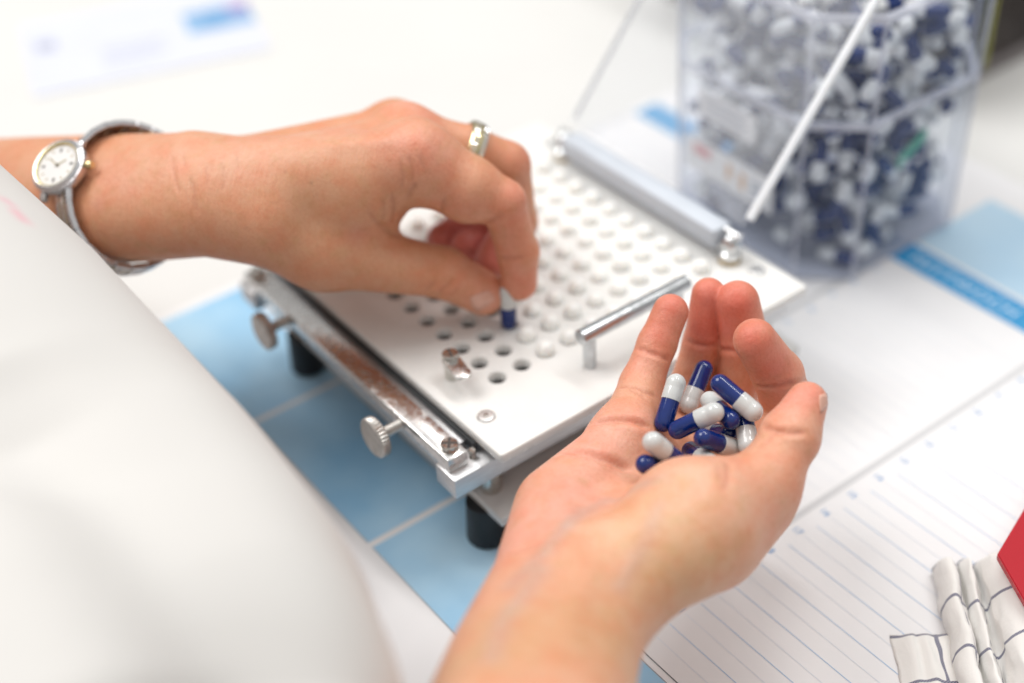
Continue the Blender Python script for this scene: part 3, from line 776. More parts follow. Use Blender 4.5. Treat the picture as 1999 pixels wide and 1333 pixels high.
COAT = {'base': [([[-232.4, 248.7, 153.6, 85.0], [-223.7, 168.1, 141.0, 85.0], [-210.8, 58.0, 125.3, 85.0], [-206.6, -35.4, 112.5, 84.9], [-211.4, -92.7, 114.1, 84.9],
            [-223.1, -121.6, 124.2, 84.9], [-241.6, -149.8, 121.9, 85.0]],
           5)],
 'creases': [([[-200.97, -28.05, 198.95], [-197.81, -86.95, 199.28], [-196.96, -133.64, 204.05], [-195.6, -168.14, 192.43], [-197.42, -189.61, 182.59]], 15.0, 27),
             ([[-163.24, -22.27, 187.4], [-163.34, -73.72, 184.65], [-169.46, -131.63, 189.23], [-174.26, -162.97, 180.13], [-180.11, -180.51, 173.13]], 2.5, 18)],
 'fingers': [],
 'ridges': [([[-219.35, -61.15, 197.51], [-215.97, -116.96, 208.66], [-213.13, -154.19, 203.68], [-215.8, -181.96, 196.19]], 9, 28)],
 'tints': [([[-158.25, 59.98, 192.29], [-156.8, 57.13, 190.97]], (0.74, 0.35, 0.42), 2.2, 0.6),
           ([[-157.56, 51.35, 191.23], [-157.23, 44.65, 190.27]], (0.76, 0.33, 0.4), 2.4, 0.65)],
 'tone': (0.63, 0.615, 0.595)}
PALM_CAPSULES = [(1, [18.12, -87.02, 97.36], [0.715, 0.377, 0.589]), (2, [45.09, -73.29, 81.12], [-0.771, -0.306, -0.558]), (3, [33.72, -105.94, 103.55], [0.236, -0.879, -0.413]),
 (4, [30.29, -101.3, 96.22], [0.247, 0.953, -0.177]), (5, [18.34, -100.98, 97.58], [0.638, -0.539, 0.55]), (6, [33.59, -111.48, 92.93], [-0.526, -0.77, -0.362]),
 (7, [31.75, -99.71, 82.85], [0.093, 0.791, -0.605]), (8, [20.78, -110.05, 91.61], [0.759, -0.161, -0.631]), (9, [15.2, -107.06, 85.85], [-0.267, -0.878, 0.398]),
 (10, [-4.21, -109.5, 101.48], [-0.555, 0.289, 0.78]), (11, [-7.51, -107.52, 94.72], [0.69, 0.117, -0.714])]
WATCH_BAND = {'centre': [-89.93, 141.6, 123.32],
 'e1': [-0.9213, 0.0462, 0.3862],
 'e2': [-0.3127, -0.6784, -0.6648],
 'radius': [26.68, 27.01, 27.43, 27.9, 28.41, 28.95, 29.48, 29.99, 30.45, 30.85, 31.16, 31.38, 31.51, 31.53, 31.45, 31.28, 31.03, 30.72, 30.36, 29.98, 29.59, 29.21,
            28.87, 28.59, 28.37, 28.22, 28.15, 28.17, 28.27, 28.44, 28.67, 28.96, 29.28, 29.64, 30.0, 30.36, 30.71, 31.03, 31.32, 31.58, 31.79, 31.96, 32.1, 32.19, 32.25,
            32.28, 32.28, 32.26, 32.2, 32.12, 32.02, 31.89, 31.72, 31.52, 31.29, 31.01, 30.7, 30.34, 29.95, 29.53, 29.08, 28.63, 28.17, 27.73, 27.32, 26.95, 26.65, 26.42,
            26.27, 26.23, 26.28, 26.43]}
RING = {'axis': [0.7131, -0.4794, -0.5115], 'centre': [37.32, 63.85, 131.63], 'radius': 10.68}
RIGHT_ARM_AXIS = [0.747, 0.608, -0.269]
LEFT_ARM_AXIS = [0.529, -0.826, 0.195]
NAILS = [('right',
  [[[50.34, -130.62, 111.89], [49.27, -131.51, 111.2], [48.43, -132.43, 110.43], [47.74, -133.32, 109.61], [47.26, -134.13, 108.71], [47.09, -134.82, 107.76]],
   [[50.88, -130.69, 111.75], [49.9, -131.57, 111.09], [49.15, -132.41, 110.34], [48.54, -133.21, 109.51], [48.03, -133.98, 108.66], [47.78, -134.64, 107.74]],
   [[51.47, -130.71, 111.56], [50.56, -131.6, 110.96], [49.92, -132.36, 110.19], [49.34, -133.11, 109.41], [48.85, -133.8, 108.56], [48.51, -134.42, 107.67]],
   [[52.08, -130.72, 111.34], [51.3, -131.58, 110.76], [50.7, -132.31, 110.04], [50.18, -132.97, 109.26], [49.67, -133.62, 108.47], [49.23, -134.22, 107.61]],
   [[52.8, -130.65, 111.0], [52.11, -131.51, 110.5], [51.53, -132.21, 109.84], [51.03, -132.82, 109.1], [50.54, -133.4, 108.31], [49.99, -133.98, 107.49]],
   [[53.62, -130.5, 110.56], [53.05, -131.33, 110.1], [52.47, -132.04, 109.55], [51.95, -132.63, 108.87], [51.46, -133.15, 108.12], [50.78, -133.71, 107.35]],
   [[54.7, -130.13, 109.83], [54.25, -130.95, 109.41], [53.63, -131.69, 109.03], [53.02, -132.32, 108.52], [52.45, -132.83, 107.83], [51.62, -133.42, 107.16]]]),
 ('left',
  [[[8.35, 28.21, 86.07], [8.2, 28.31, 84.1], [8.57, 28.31, 82.13], [9.28, 28.31, 80.15], [10.24, 28.22, 78.29], [11.48, 27.72, 76.93]],
   [[9.55, 27.74, 86.38], [9.51, 27.58, 84.71], [9.87, 27.42, 82.99], [10.42, 27.22, 81.28], [11.18, 27.01, 79.61], [12.18, 26.61, 78.21]],
   [[10.79, 27.34, 86.62], [10.93, 27.02, 85.17], [11.27, 26.7, 83.69], [11.74, 26.39, 82.18], [12.33, 26.13, 80.65], [13.07, 25.8, 79.22]],
   [[12.07, 26.99, 86.82], [12.43, 26.57, 85.53], [12.8, 26.17, 84.22], [13.19, 25.79, 82.88], [13.61, 25.46, 81.5], [14.06, 25.17, 80.07]],
   [[13.41, 26.74, 86.94], [13.99, 26.22, 85.81], [14.4, 25.75, 84.65], [14.76, 25.36, 83.43], [15.02, 24.99, 82.17], [15.18, 24.71, 80.77]],
   [[14.79, 26.55, 87.0], [15.65, 26.03, 85.95], [16.13, 25.53, 84.92], [16.42, 25.07, 83.85], [16.53, 24.67, 82.71], [16.39, 24.38, 81.33]],
   [[16.25, 26.47, 86.97], [17.38, 25.92, 86.01], [17.93, 25.42, 85.09], [18.18, 24.94, 84.15], [18.17, 24.5, 83.09], [17.7, 24.19, 81.77]]])]
RED_FRAME = {'arm_a': [185.12, -155.07, 26.0], 'arm_b': [79.6, -231.88, 26.0], 'corner': [108.18, -179.05, 26.0], 'inner': [110.04, -188.25, 26.0]}
# ---------------------------------------------------------------- hands: one smooth skin grown over a posed skeleton
def smin(a, b, k):
    h = np.maximum(k - np.abs(a - b), 0.0) / k
    return np.minimum(a, b) - h * h * k * 0.25

def round_cone(P, a, ra, b, rb):
    """distance to a tapered limb segment from a (radius ra) to b (radius rb)"""
    ba = b - a
    l2 = float(ba @ ba)
    rr = ra - rb
    a2 = l2 - rr * rr
    il2 = 1.0 / l2
    pa = P - a
    y = pa @ ba
    z = y - l2
    q = pa * l2 - y[..., None] * ba
    x2 = np.einsum('...i,...i->...', q, q)
    y2 = y * y * l2
    z2 = z * z * l2
    k = np.sign(rr) * rr * rr * x2
    d = (np.sqrt(np.maximum(x2 * a2 * il2, 0)) + y * rr) * il2 - ra
    c1 = np.sign(z) * a2 * z2 > k
    c2 = np.sign(y) * a2 * y2 < k
    d = np.where(c2, np.sqrt(x2 + y2) * il2 - ra, d)
    return np.where(c1, np.sqrt(x2 + z2) * il2 - rb, d)

def limbs(chain):
    """the tapered segments of one chain of joints (x, y, z, radius)"""
    J = [np.array(j, float) for j in chain]
    return [(p[:3], p[3], q[:3], q[3]) for p, q in zip(J, J[1:])]

def chain_distance(P, chain, k):
    f = None
    for a, ra, b, rb in limbs(chain):
        d = round_cone(P, a, ra, b, rb).astype(P.dtype)
        f = d if f is None else (smin(f, d, k) if k > 0 else np.minimum(f, d))
    return f

def skin_distance(P, spec):
    base = np.full(P.shape[:-1], 1e3)
    for chain, k in spec['base']:
        base = smin(base, chain_distance(P, chain, 0), k)
    out = base
    for chain, k, blend in spec['fingers']:
        out = np.minimum(out, smin(base, chain_distance(P, chain, k), blend))
    return out

def skin_grid(spec, h):
    every = np.array([j for c in spec['base'] + spec['fingers'] for j in c[0]])
    lo = (every[:, :3] - every[:, 3:]).min(0) - 4
    hi = (every[:, :3] + every[:, 3:]).max(0) + 4
    n = np.ceil((hi - lo) / h).astype(int) + 1
    ax = [(lo[i] + h * np.arange(n[i])).astype(np.float32) for i in range(3)]
    def region(joints, pad):
        J = np.array(joints, float)
        i0 = np.clip(np.floor(((J[:, :3] - J[:, 3:]).min(0) - pad - lo) / h).astype(int), 0, n)
        i1 = np.clip(np.ceil(((J[:, :3] + J[:, 3:]).max(0) + pad - lo) / h).astype(int) + 1, 0, n)
        sl = tuple(slice(i0[k], i1[k]) for k in range(3))
        return sl, np.stack(np.meshgrid(ax[0][sl[0]], ax[1][sl[1]], ax[2][sl[2]], indexing='ij'), -1)
    base = np.full(n, 50.0, np.float32)
    for chain, k in spec['base']:
        sl, P = region(chain, k + 3)
        f = np.full(P.shape[:3], 50.0, np.float32)
        for j in range(len(chain) - 1):                       # each segment only round itself
            s2, Q = region(chain[j:j + 2], k + 3)
            s3 = tuple(slice(u.start - v.start, u.stop - v.start) for u, v in zip(s2, sl))
            f[s3] = np.minimum(f[s3], chain_distance(Q, chain[j:j + 2], 0))
        base[sl] = smin(base[sl], f, k)
    out = base.copy()
    for chain, k, blend in spec['fingers']:
        sl, P = region(chain, blend + 3)
        out[sl] = np.minimum(out[sl], smin(base[sl], chain_distance(P, chain, k), blend))
    return lo, out

def surface_net(D, lo, h):
    inside = D < 0
    nx, ny, nz = D.shape
    cnt = np.zeros((nx - 1, ny - 1, nz - 1), np.float32)
    acc = np.zeros((nx - 1, ny - 1, nz - 1, 3), np.float32)
    def corner(o):
        return tuple(slice(o[k], D.shape[k] - 1 + o[k]) for k in range(3))
    for axis in range(3):
        o1, o2 = [k for k in range(3) if k != axis]
        for p in (0, 1):
            for q in (0, 1):
                c0 = [0, 0, 0]; c0[o1] = p; c0[o2] = q
                c1 = list(c0); c1[axis] = 1
                a, b = D[corner(c0)], D[corner(c1)]
                m = (a < 0) != (b < 0)
                t = np.where(m, a / np.where(m, a - b, 1), 0)
                for k in range(3):
                    v = t if k == axis else c0[k]
                    acc[..., k] += np.where(m, v, 0)
                cnt += m
    cells = np.argwhere(cnt > 0)
    idx = np.full(cnt.shape, -1, np.int64)
    idx[tuple(cells.T)] = np.arange(len(cells))
    V = (cells + acc[tuple(cells.T)] / cnt[tuple(cells.T)][:, None]) * h + lo
    F = []
    for axis in range(3):
        o1, o2 = (axis + 1) % 3, (axis + 2) % 3
        s0 = [slice(None)] * 3; s1 = [slice(None)] * 3
        s0[axis] = slice(0, -1); s1[axis] = slice(1, None)
        for o in (o1, o2):
            s0[o] = slice(1, -1); s1[o] = slice(1, -1)
        A, B = inside[tuple(s0)], inside[tuple(s1)]
        for flip, M in ((False, A & ~B), (True, ~A & B)):
            e = np.argwhere(M)
            e[:, o1] += 1; e[:, o2] += 1
            def ci(d1, d2):
                c = e.copy(); c[:, o1] += d1; c[:, o2] += d2
                return idx[tuple(c.T)]
            quad = np.stack([ci(-1, -1), ci(0, -1), ci(0, 0), ci(-1, 0)], 1)
            F.append(quad[:, ::-1] if flip else quad)
    F = np.concatenate(F)
    return V, F[(F >= 0).all(1)]

def vertex_normals(V, F):
    N = np.zeros_like(V)
    fn = np.cross(V[F[:, 2]] - V[F[:, 0]], V[F[:, 3]] - V[F[:, 1]])
    for k in range(4):
        for c in range(3):
            N[:, c] += np.bincount(F[:, k], fn[:, c], len(V))
    return N / np.maximum(np.linalg.norm(N, axis=1, keepdims=True), 1e-9)

def line_distance(V, line, reach):
    """distance from every vertex to a polyline (1e3 beyond reach) and how far along it (0..1)"""
    L = np.array(line, float)
    d = np.full(len(V), 1e3); along = np.zeros(len(V))
    near = np.where(((V > L.min(0) - reach) & (V < L.max(0) + reach)).all(1))[0]
    P = V[near]
    dn = np.full(len(near), 1e3); an = np.zeros(len(near))
    n = max(len(L) - 1, 1)
    if len(L) == 1:
        dn = np.linalg.norm(P - L[0], axis=1)
    for i in range(len(L) - 1):
        ab = L[i + 1] - L[i]
        t = np.clip((P - L[i]) @ ab / max(ab @ ab, 1e-9), 0, 1)
        q = np.linalg.norm(P - L[i] - t[:, None] * ab, axis=1)
        m = q < dn
        dn[m] = q[m]; an[m] = (i + t[m]) / n
    d[near] = dn; along[near] = an
    return d, along

def skin_mesh(spec, h):
    lo, D = skin_grid(spec, h)
    V, F = surface_net(D, lo, h)
    N = vertex_normals(V, F)
    off = np.zeros(len(V))
    for line, depth, width in spec['creases']:
        d, t = line_distance(V, line, 4 * width)
        fade = np.clip(np.minimum(t, 1 - t) * 6 + 0.25, 0, 1)
        off += fade * depth * (-np.exp(-(d / width) ** 2) + 0.14 * np.exp(-((d - 2.2 * width) / width) ** 2))
    for line, rise, width in spec['ridges']:
        d, t = line_distance(V, line, 4 * width)
        fade = np.clip(np.minimum(t, 1 - t) * 4 + 0.2, 0, 1) if len(line) > 1 else 1.0
        off += fade * rise * np.exp(-(d / width) ** 2)
    V = V + N * off[:, None]
    late = []
    col = np.tile(np.array(spec['tone'], float), (len(V), 1))
    for line, depth, width in spec['creases']:                # folds coloured darker and redder than the skin around them
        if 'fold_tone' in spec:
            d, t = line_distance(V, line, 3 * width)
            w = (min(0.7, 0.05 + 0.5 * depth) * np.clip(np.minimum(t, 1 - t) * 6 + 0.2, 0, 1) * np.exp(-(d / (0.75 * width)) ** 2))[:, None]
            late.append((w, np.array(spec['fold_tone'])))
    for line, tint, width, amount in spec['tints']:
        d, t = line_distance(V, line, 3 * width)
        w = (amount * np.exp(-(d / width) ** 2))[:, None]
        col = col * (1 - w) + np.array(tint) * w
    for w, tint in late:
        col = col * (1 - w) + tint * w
    return V, F, col

# ---------------------------------------------------------------- skin and cloth of the person
def skin_material(name, axis):
    m = bpy.data.materials.new(name); m.use_nodes = True
    nt = m.node_tree; N = nt.nodes; L = nt.links
    p = N['Principled BSDF']
    at = N.new('ShaderNodeAttribute'); at.attribute_name = 'tone'
    tc = N.new('ShaderNodeTexCoord')
    def noise(scale, detail=5, rough=0.6):
        n = N.new('ShaderNodeTexNoise'); n.inputs['Scale'].default_value = scale
        n.inputs['Detail'].default_value = detail; n.inputs['Roughness'].default_value = rough
        L.new(tc.outputs['Object'], n.inputs['Vector']); return n
    def mixed(a, fac_node, lo, hi, tint, amount):
        r = N.new('ShaderNodeMapRange'); r.inputs[1].default_value = lo; r.inputs[2].default_value = hi
        r.inputs[3].default_value = 0.0; r.inputs[4].default_value = amount
        L.new(fac_node.outputs['Fac'], r.inputs[0])
        mx = N.new('ShaderNodeMix'); mx.data_type = 'RGBA'; mx.blend_type = 'MULTIPLY'
        mx.inputs[7].default_value = (*tint, 1)
        L.new(r.outputs[0], mx.inputs[0]); L.new(a, mx.inputs[6]); return mx.outputs[2]
    c = mixed(at.outputs['Color'], noise(95, 4), 0.40, 0.68, (1.0, 0.78, 0.70), 0.8)     # blotches of blood under the skin
    c = mixed(c, noise(170, 3), 0.50, 0.75, (0.90, 0.92, 0.80), 0.9)                      # paler, yellower islands
    c = mixed(c, noise(900, 3), 0.45, 0.75, (0.88, 0.78, 0.74), 0.7)                     # fine speckle
    L.new(c, p.inputs['Base Color'])
    p.inputs['Subsurface Weight'].default_value = 0.18
    p.inputs['Subsurface Radius'].default_value = (1.0, 0.42, 0.22)
    p.inputs['Subsurface Scale'].default_value = 0.0035
    p.inputs['Specular IOR Level'].default_value = 0.5
    rr = N.new('ShaderNodeMapRange'); rr.inputs[1].default_value = 0.3; rr.inputs[2].default_value = 0.7
    rr.inputs[3].default_value = 0.36; rr.inputs[4].default_value = 0.52
    L.new(noise(240, 4).outputs['Fac'], rr.inputs[0]); L.new(rr.outputs[0], p.inputs['Roughness'])
    vo = N.new('ShaderNodeTexVoronoi'); vo.inputs['Scale'].default_value = 1150
    vo.feature = 'DISTANCE_TO_EDGE'; L.new(tc.outputs['Object'], vo.inputs['Vector'])
    b1 = N.new('ShaderNodeBump'); b1.inputs['Strength'].default_value = 0.28; b1.inputs['Distance'].default_value = 0.0006
    L.new(vo.outputs['Distance'], b1.inputs['Height'])
    b2 = N.new('ShaderNodeBump'); b2.inputs['Strength'].default_value = 0.32; b2.inputs['Distance'].default_value = 0.001
    L.new(noise(330, 6, 0.65).outputs['Fac'], b2.inputs['Height']); L.new(b1.outputs['Normal'], b2.inputs['Normal'])
    # fine wrinkles lying across the arm
    def vmath(op, a, b=None):
        n = N.new('ShaderNodeVectorMath'); n.operation = op
        for k, q in enumerate((a, b)):
            if q is None: continue
            if isinstance(q, tuple): n.inputs[k].default_value = q
            else: L.new(q, n.inputs[k])
        return n
    along = vmath('DOT_PRODUCT', tc.outputs['Object'], tuple(axis))
    push = vmath('SCALE', tuple(axis)); L.new(along.outputs['Value'], push.inputs['Scale'])
    sc1 = vmath('SCALE', tc.outputs['Object']); sc1.inputs['Scale'].default_value = 110.0
    sc2 = vmath('SCALE', push.outputs[0]); sc2.inputs['Scale'].default_value = 620.0
    wr = vmath('ADD', sc1.outputs[0], sc2.outputs[0])
    wn = N.new('ShaderNodeTexNoise'); wn.inputs['Scale'].default_value = 1.0; wn.inputs['Detail'].default_value = 4
    L.new(wr.outputs[0], wn.inputs['Vector'])
    b3 = N.new('ShaderNodeBump'); b3.inputs['Strength'].default_value = 0.30; b3.inputs['Distance'].default_value = 0.0009
    L.new(wn.outputs['Fac'], b3.inputs['Height']); L.new(b2.outputs['Normal'], b3.inputs['Normal'])
    L.new(b3.outputs['Normal'], p.inputs['Normal'])
    return m
def cloth_tone_material(name):
    m = bpy.data.materials.new(name); m.use_nodes = True
    N = m.node_tree.nodes; L = m.node_tree.links; p = N['Principled BSDF']
    at = N.new('ShaderNodeAttribute'); at.attribute_name = 'tone'
    L.new(at.outputs['Color'], p.inputs['Base Color'])
    p.inputs['Roughness'].default_value = 0.85
    p.inputs['Sheen Weight'].default_value = 0.2
    tc = N.new('ShaderNodeTexCoord'); n = N.new('ShaderNodeTexNoise'); n.inputs['Scale'].default_value = 900; n.inputs['Detail'].default_value = 3
    L.new(tc.outputs['Object'], n.inputs['Vector'])
    b = N.new('ShaderNodeBump'); b.inputs['Strength'].default_value = 0.12; b.inputs['Distance'].default_value = 0.0005
    L.new(n.outputs['Fac'], b.inputs['Height']); L.new(b.outputs['Normal'], p.inputs['Normal'])
    return m
def grown(name, spec, mat, parent, h):
    V, F, col = skin_mesh(spec, h)
    org = np.array(origin_of(parent))
    me = bpy.data.meshes.new(name)
    me.vertices.add(len(V)); me.vertices.foreach_set('co', ((V - org) * MM).astype(np.float32).ravel())
    me.loops.add(F.size); me.loops.foreach_set('vertex_index', F.astype(np.int32).ravel())
    me.polygons.add(len(F)); me.polygons.foreach_set('loop_start', np.arange(0, F.size, 4, dtype=np.int32))
    me.polygons.foreach_set('use_smooth', np.ones(len(F), bool))
    me.update(calc_edges=True); me.validate()
    a = me.attributes.new('tone', 'FLOAT_COLOR', 'POINT')
    a.data.foreach_set('color', np.c_[col, np.ones(len(V))].astype(np.float32).ravel())
    me.materials.append(mat)
    o = link(bpy.data.objects.new(name, me)); o.parent = parent
    return o
SKIN_R = skin_material('skin_right', RIGHT_ARM_AXIS)
SKIN_L = skin_material('skin_left', LEFT_ARM_AXIS)
M_COAT = cloth_tone_material('white_coat_cotton')
M_NAIL = material('finger_nail', (0.72, 0.40, 0.31), 0.22, sss=0.3, sss_scale=0.002, coat=0.2, mottle=0.08, mottle_scale=200)
person = thing('person', (-150, -150, 0), 'person in a white lab coat, one hand pinching a capsule, the other cupping capsules', 'person')
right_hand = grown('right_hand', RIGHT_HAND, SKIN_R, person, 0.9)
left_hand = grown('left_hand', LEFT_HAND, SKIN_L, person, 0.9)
right_hand['label'] = 'open right hand, palm up, holding a heap of capsules'
left_hand['label'] = 'left hand with watch and ring, thumb and index finger pinching a capsule'
grown('lab_coat', COAT, M_COAT, person, 3.0)
for side, grid in NAILS:
    bm = bmesh.new()
    vs = [[bm.verts.new(p) for p in row] for row in grid]
    for i in range(len(vs) - 1):
        for j in range(len(vs[0]) - 1):
            bm.faces.new([vs[i][j], vs[i + 1][j], vs[i + 1][j + 1], vs[i][j + 1]])
    bmesh.ops.recalc_face_normals(bm, faces=bm.faces)
    bmesh.ops.solidify(bm, geom=bm.faces[:], thickness=0.45)
    put('thumb_nail', bm, M_NAIL, right_hand if side == 'right' else left_hand, True)

# ---------------------------------------------------------------- capsules lying in the cupped palm
PALM_LABELS = {
    1: 'capsule standing against the little finger, pale end up and blue end down',
    2: 'capsule leaning on the ring finger with its blue end highest of the palm heap',
    3: 'capsule at the back of the palm heap, blue end upper left, pale end lower right',
    4: 'capsule half hidden in the middle of the palm heap, round blue end to the front',
    5: 'capsule lying across the middle of the palm heap, pale end right and blue end left',
    6: 'capsule beside the thumb, blue end up and pale end pointing down, in the palm',
    7: 'mostly hidden capsule under the palm heap showing only a dark blue side',
    8: 'capsule low in the palm heap, blue end left and pale rounded end right',
    9: 'capsule showing a short blue end above the base of the thumb',
    10: 'capsule apart on the left of the palm, pale end up, blue end half hidden',
    11: 'capsule lowest on the left of the palm, only its blue end in view',
}
for n, centre, axis in PALM_CAPSULES:
    capsule(centre, axis, PALM_LABELS[n], 'capsules in the palm', FINE)

# ---------------------------------------------------------------- wristwatch
M_STEEL = material('watch_steel', (0.66, 0.66, 0.68), 0.22, metal=1.0, mottle=0.15, mottle_scale=500, rough_mottle=0.08)
M_GOLD = material('watch_gold', (0.72, 0.60, 0.34), 0.2, metal=1.0, mottle=0.1, mottle_scale=500)
M_DIAL = material('watch_dial', (0.74, 0.73, 0.72), 0.35)
M_HANDS = material('watch_hands', (0.10, 0.09, 0.08), 0.3)
WB = WATCH_BAND
wc, we1, we2 = Vector(WB['centre']), Vector(WB['e1']), Vector(WB['e2'])
wax = we1.cross(we2).normalized()
def band_point(deg, lift=0.0):
    t = (deg % 360) / 5.0; k = int(t) % 72; fr = t - int(t)
    r = WB['radius'][k] * (1 - fr) + WB['radius'][(k + 1) % 72] * fr
    a = math.radians(deg)
    return wc + (we1 * math.cos(a) + we2 * math.sin(a)) * (r + lift)
FACE = -27.0
fp = band_point(FACE); ft = (band_point(FACE + 8) - band_point(FACE - 8)).normalized()
fn = wax.cross(ft).normalized()
if fn.dot(fp - wc) < 0: fn = -fn
fp = fp + fn * 1.6 - wax * 1.5
fn = (fn * math.cos(0.55) + wax * math.sin(0.55)).normalized()                # the case rocks a little on the wrist
fx = ft.cross(fn).normalized()
if fx.dot(wax) < 0: fx = -fx
watch = thing('wristwatch', tuple(fp), 'steel and gold wristwatch with oval white dial on the left wrist', 'wristwatch')
def watch_part(name, prof, mat, n=40, long=0.98, parent=watch):
    """turned part with an oval outline, longer along the band"""
    bm = bmesh.new(); rings = add_lathe(bm, prof, n=n)
    for v in bm.verts:
        c = v.co.copy(); v.co = fp + fx * c.x + ft * (c.y * long) + fn * c.z
    bmesh.ops.recalc_face_normals(bm, faces=bm.faces)
    return put(name, bm, mat, parent, 'angle')
case = watch_part('case', [(0, -0.4), (11.2, -0.4), (12.9, 1.0), (13.4, 3.4), (12.9, 4.8), (10.4, 5.2)], M_STEEL)
watch_part('bezel', [(12.7, 4.7), (12.2, 5.7), (11.4, 6.2), (10.9, 6.15)], M_STEEL, parent=case)
watch_part('gold_ring', [(10.9, 6.16), (10.4, 6.05), (10.0, 5.6), (9.8, 4.9)], M_GOLD, parent=case)
dial = watch_part('dial', [(10.1, 4.9), (0, 4.95)], M_DIAL)
def on_dial(x, y, z): return fp + fx * x + ft * (y * 0.98) + fn * z
up = -ft                                                                # twelve o'clock points up the band
def dial_bar(name, ang, r0, r1, w, z, mat, parent):
    d = (math.sin(ang), -math.cos(ang)); s = (d[1], -d[0]); bm = bmesh.new()
    q = [bm.verts.new(on_dial(d[0] * r + s[0] * k, d[1] * r + s[1] * k, z)) for r, k in ((r0, -w), (r1, -w), (r1, w), (r0, w))]
    bm.faces.new(q); return put(name, bm, mat, parent)
for k in range(12):
    big = k % 3 == 0
    dial_bar('hour_mark', math.radians(30 * k), 6.4 if big else 7.0, 8.2, 0.55 if big else 0.28, 5.02, M_HANDS if big else M_GOLD, dial)
dial_bar('hour_hand', math.radians(62), -1.2, 4.6, 0.32, 5.12, M_GOLD, dial)
dial_bar('minute_hand', math.radians(-52), -1.4, 6.6, 0.26, 5.2, M_GOLD, dial)
watch_part('hub', [(0.7, 5.05), (0.7, 5.4), (0, 5.4)], M_HANDS, 12, 1.0, dial)
bm = bmesh.new(); add_lathe(bm, [(0, 2.8), (1.5, 2.8), (1.8, 2.3), (1.8, 0.2), (1.1, 0), (1.1, -1.5)], tuple(fp + fx * 13.6 + fn * 2.4), tuple(fx), 14)
bmesh.ops.recalc_face_normals(bm, faces=bm.faces); put('crown', bm, M_GOLD, watch, 'angle')
def link_block(name, deg, half, a0, a1, t0, t1, mat):
    bm = bmesh.new(); add_box(bm, -half, half, a0, a1, t0, t1, 0.2, 1)
    p = band_point(deg); t = (band_point(deg + 5) - band_point(deg - 5)).normalized(); nrm = wax.cross(t)
    if nrm.dot(p - wc) < 0: nrm = -nrm
    for v in bm.verts:
        c = v.co.copy(); v.co = p + t * c.x + wax * c.y + nrm * c.z
    bmesh.ops.recalc_face_normals(bm, faces=bm.faces)
    put(name, bm, mat, watch, 'angle')
deg = FACE + 26.0; row = 0
while deg < FACE + 360 - 22:
    taper = 1.0 - 0.22 * min(abs(((deg - FACE + 180) % 360) - 180) / 120.0, 1.0)
    w = 7.0 * taper
    step = 12.6
    shift = 0.0 if row % 2 == 0 else 0.0
    for a0, a1, mt, half in ((-w, -0.50 * w, M_STEEL, 3.5), (-0.18 * w, 0.18 * w, M_STEEL, 3.5), (0.50 * w, w, M_STEEL, 3.5)):
        link_block('band_link', deg, half, a0, a1, 0.1, 2.5, mt)
    for a0, a1 in ((-0.47 * w, -0.21 * w), (0.21 * w, 0.47 * w)):
        link_block('gold_link', deg + step / 2, 3.2, a0, a1, 0.3, 2.2, M_GOLD)
    deg += step; row += 1
for sgn in (-1, 1):
    for side in (-1, 1):
        bm = bmesh.new(); add_box(bm, -3.0, 3.2, -1.5, 1.5, -0.6, 2.2, 0.7, 2)
        for v in bm.verts:
            c = v.co.copy(); q = on_dial(side * (6.6 + 0.12 * c.y), 0, 0)
            v.co = fp + fx * (side * 6.4 + c.y) + ft * (sgn * 11.6 + c.x) + fn * (c.z + 0.6 - 0.25 * abs(c.x * (1 if c.x * sgn > 0 else 0)))
        bmesh.ops.recalc_face_normals(bm, faces=bm.faces); put('lug', bm, M_STEEL, watch, 'angle')

# ---------------------------------------------------------------- finger ring
M_RGOLD = material('ring_gold', (0.72, 0.62, 0.38), 0.16, metal=1.0)
M_STONE = material('ring_stones', (0.86, 0.86, 0.88), 0.08, metal=0.85)
rc, rax, rr_ = Vector(RING['centre']), Vector(RING['axis']), RING['radius']
ring_o = thing('finger_ring', tuple(rc), 'gold ring set with small clear stones on the left hand', 'ring')
bm = bmesh.new(); add_lathe(bm, [(rr_ + 0.1, -4.0), (rr_ + 1.2, -3.4), (rr_ + 1.9, -1.8), (rr_ + 2.1, 0), (rr_ + 1.9, 1.8), (rr_ + 1.2, 3.4), (rr_ + 0.1, 4.0), (rr_ - 0.4, 0), (rr_ + 0.1, -4.0)], tuple(rc), tuple(rax), 56)
bmesh.ops.recalc_face_normals(bm, faces=bm.faces); band_o = put('band', bm, M_RGOLD, ring_o, True)
x_, y_, z_ = frame_of(rax); bm = bmesh.new()
for h, lift in ((-2.6, 1.7), (-1.3, 2.05), (1.7, 2.0), (2.9, 1.6)):
    for k in range(44):
        a = 2 * math.pi * (k + (0.5 if h > 0 else 0)) / 44
        d = x_ * math.cos(a) + y_ * math.sin(a)
        c = rc + rax * h + d * (rr_ + lift)
        t = rax.cross(d)
        vs = [bm.verts.new(c + t * (0.6 * math.cos(b)) + rax * (0.6 * math.sin(b))) for b in (math.pi / 3 * q for q in range(6))]
        top = bm.verts.new(c + d * 0.25)
        for q in range(6): bm.faces.new([vs[q], vs[(q + 1) % 6], top])
bmesh.ops.recalc_face_normals(bm, faces=bm.faces)
tag(put('stones', bm, M_STONE, band_o), kind='stuff')

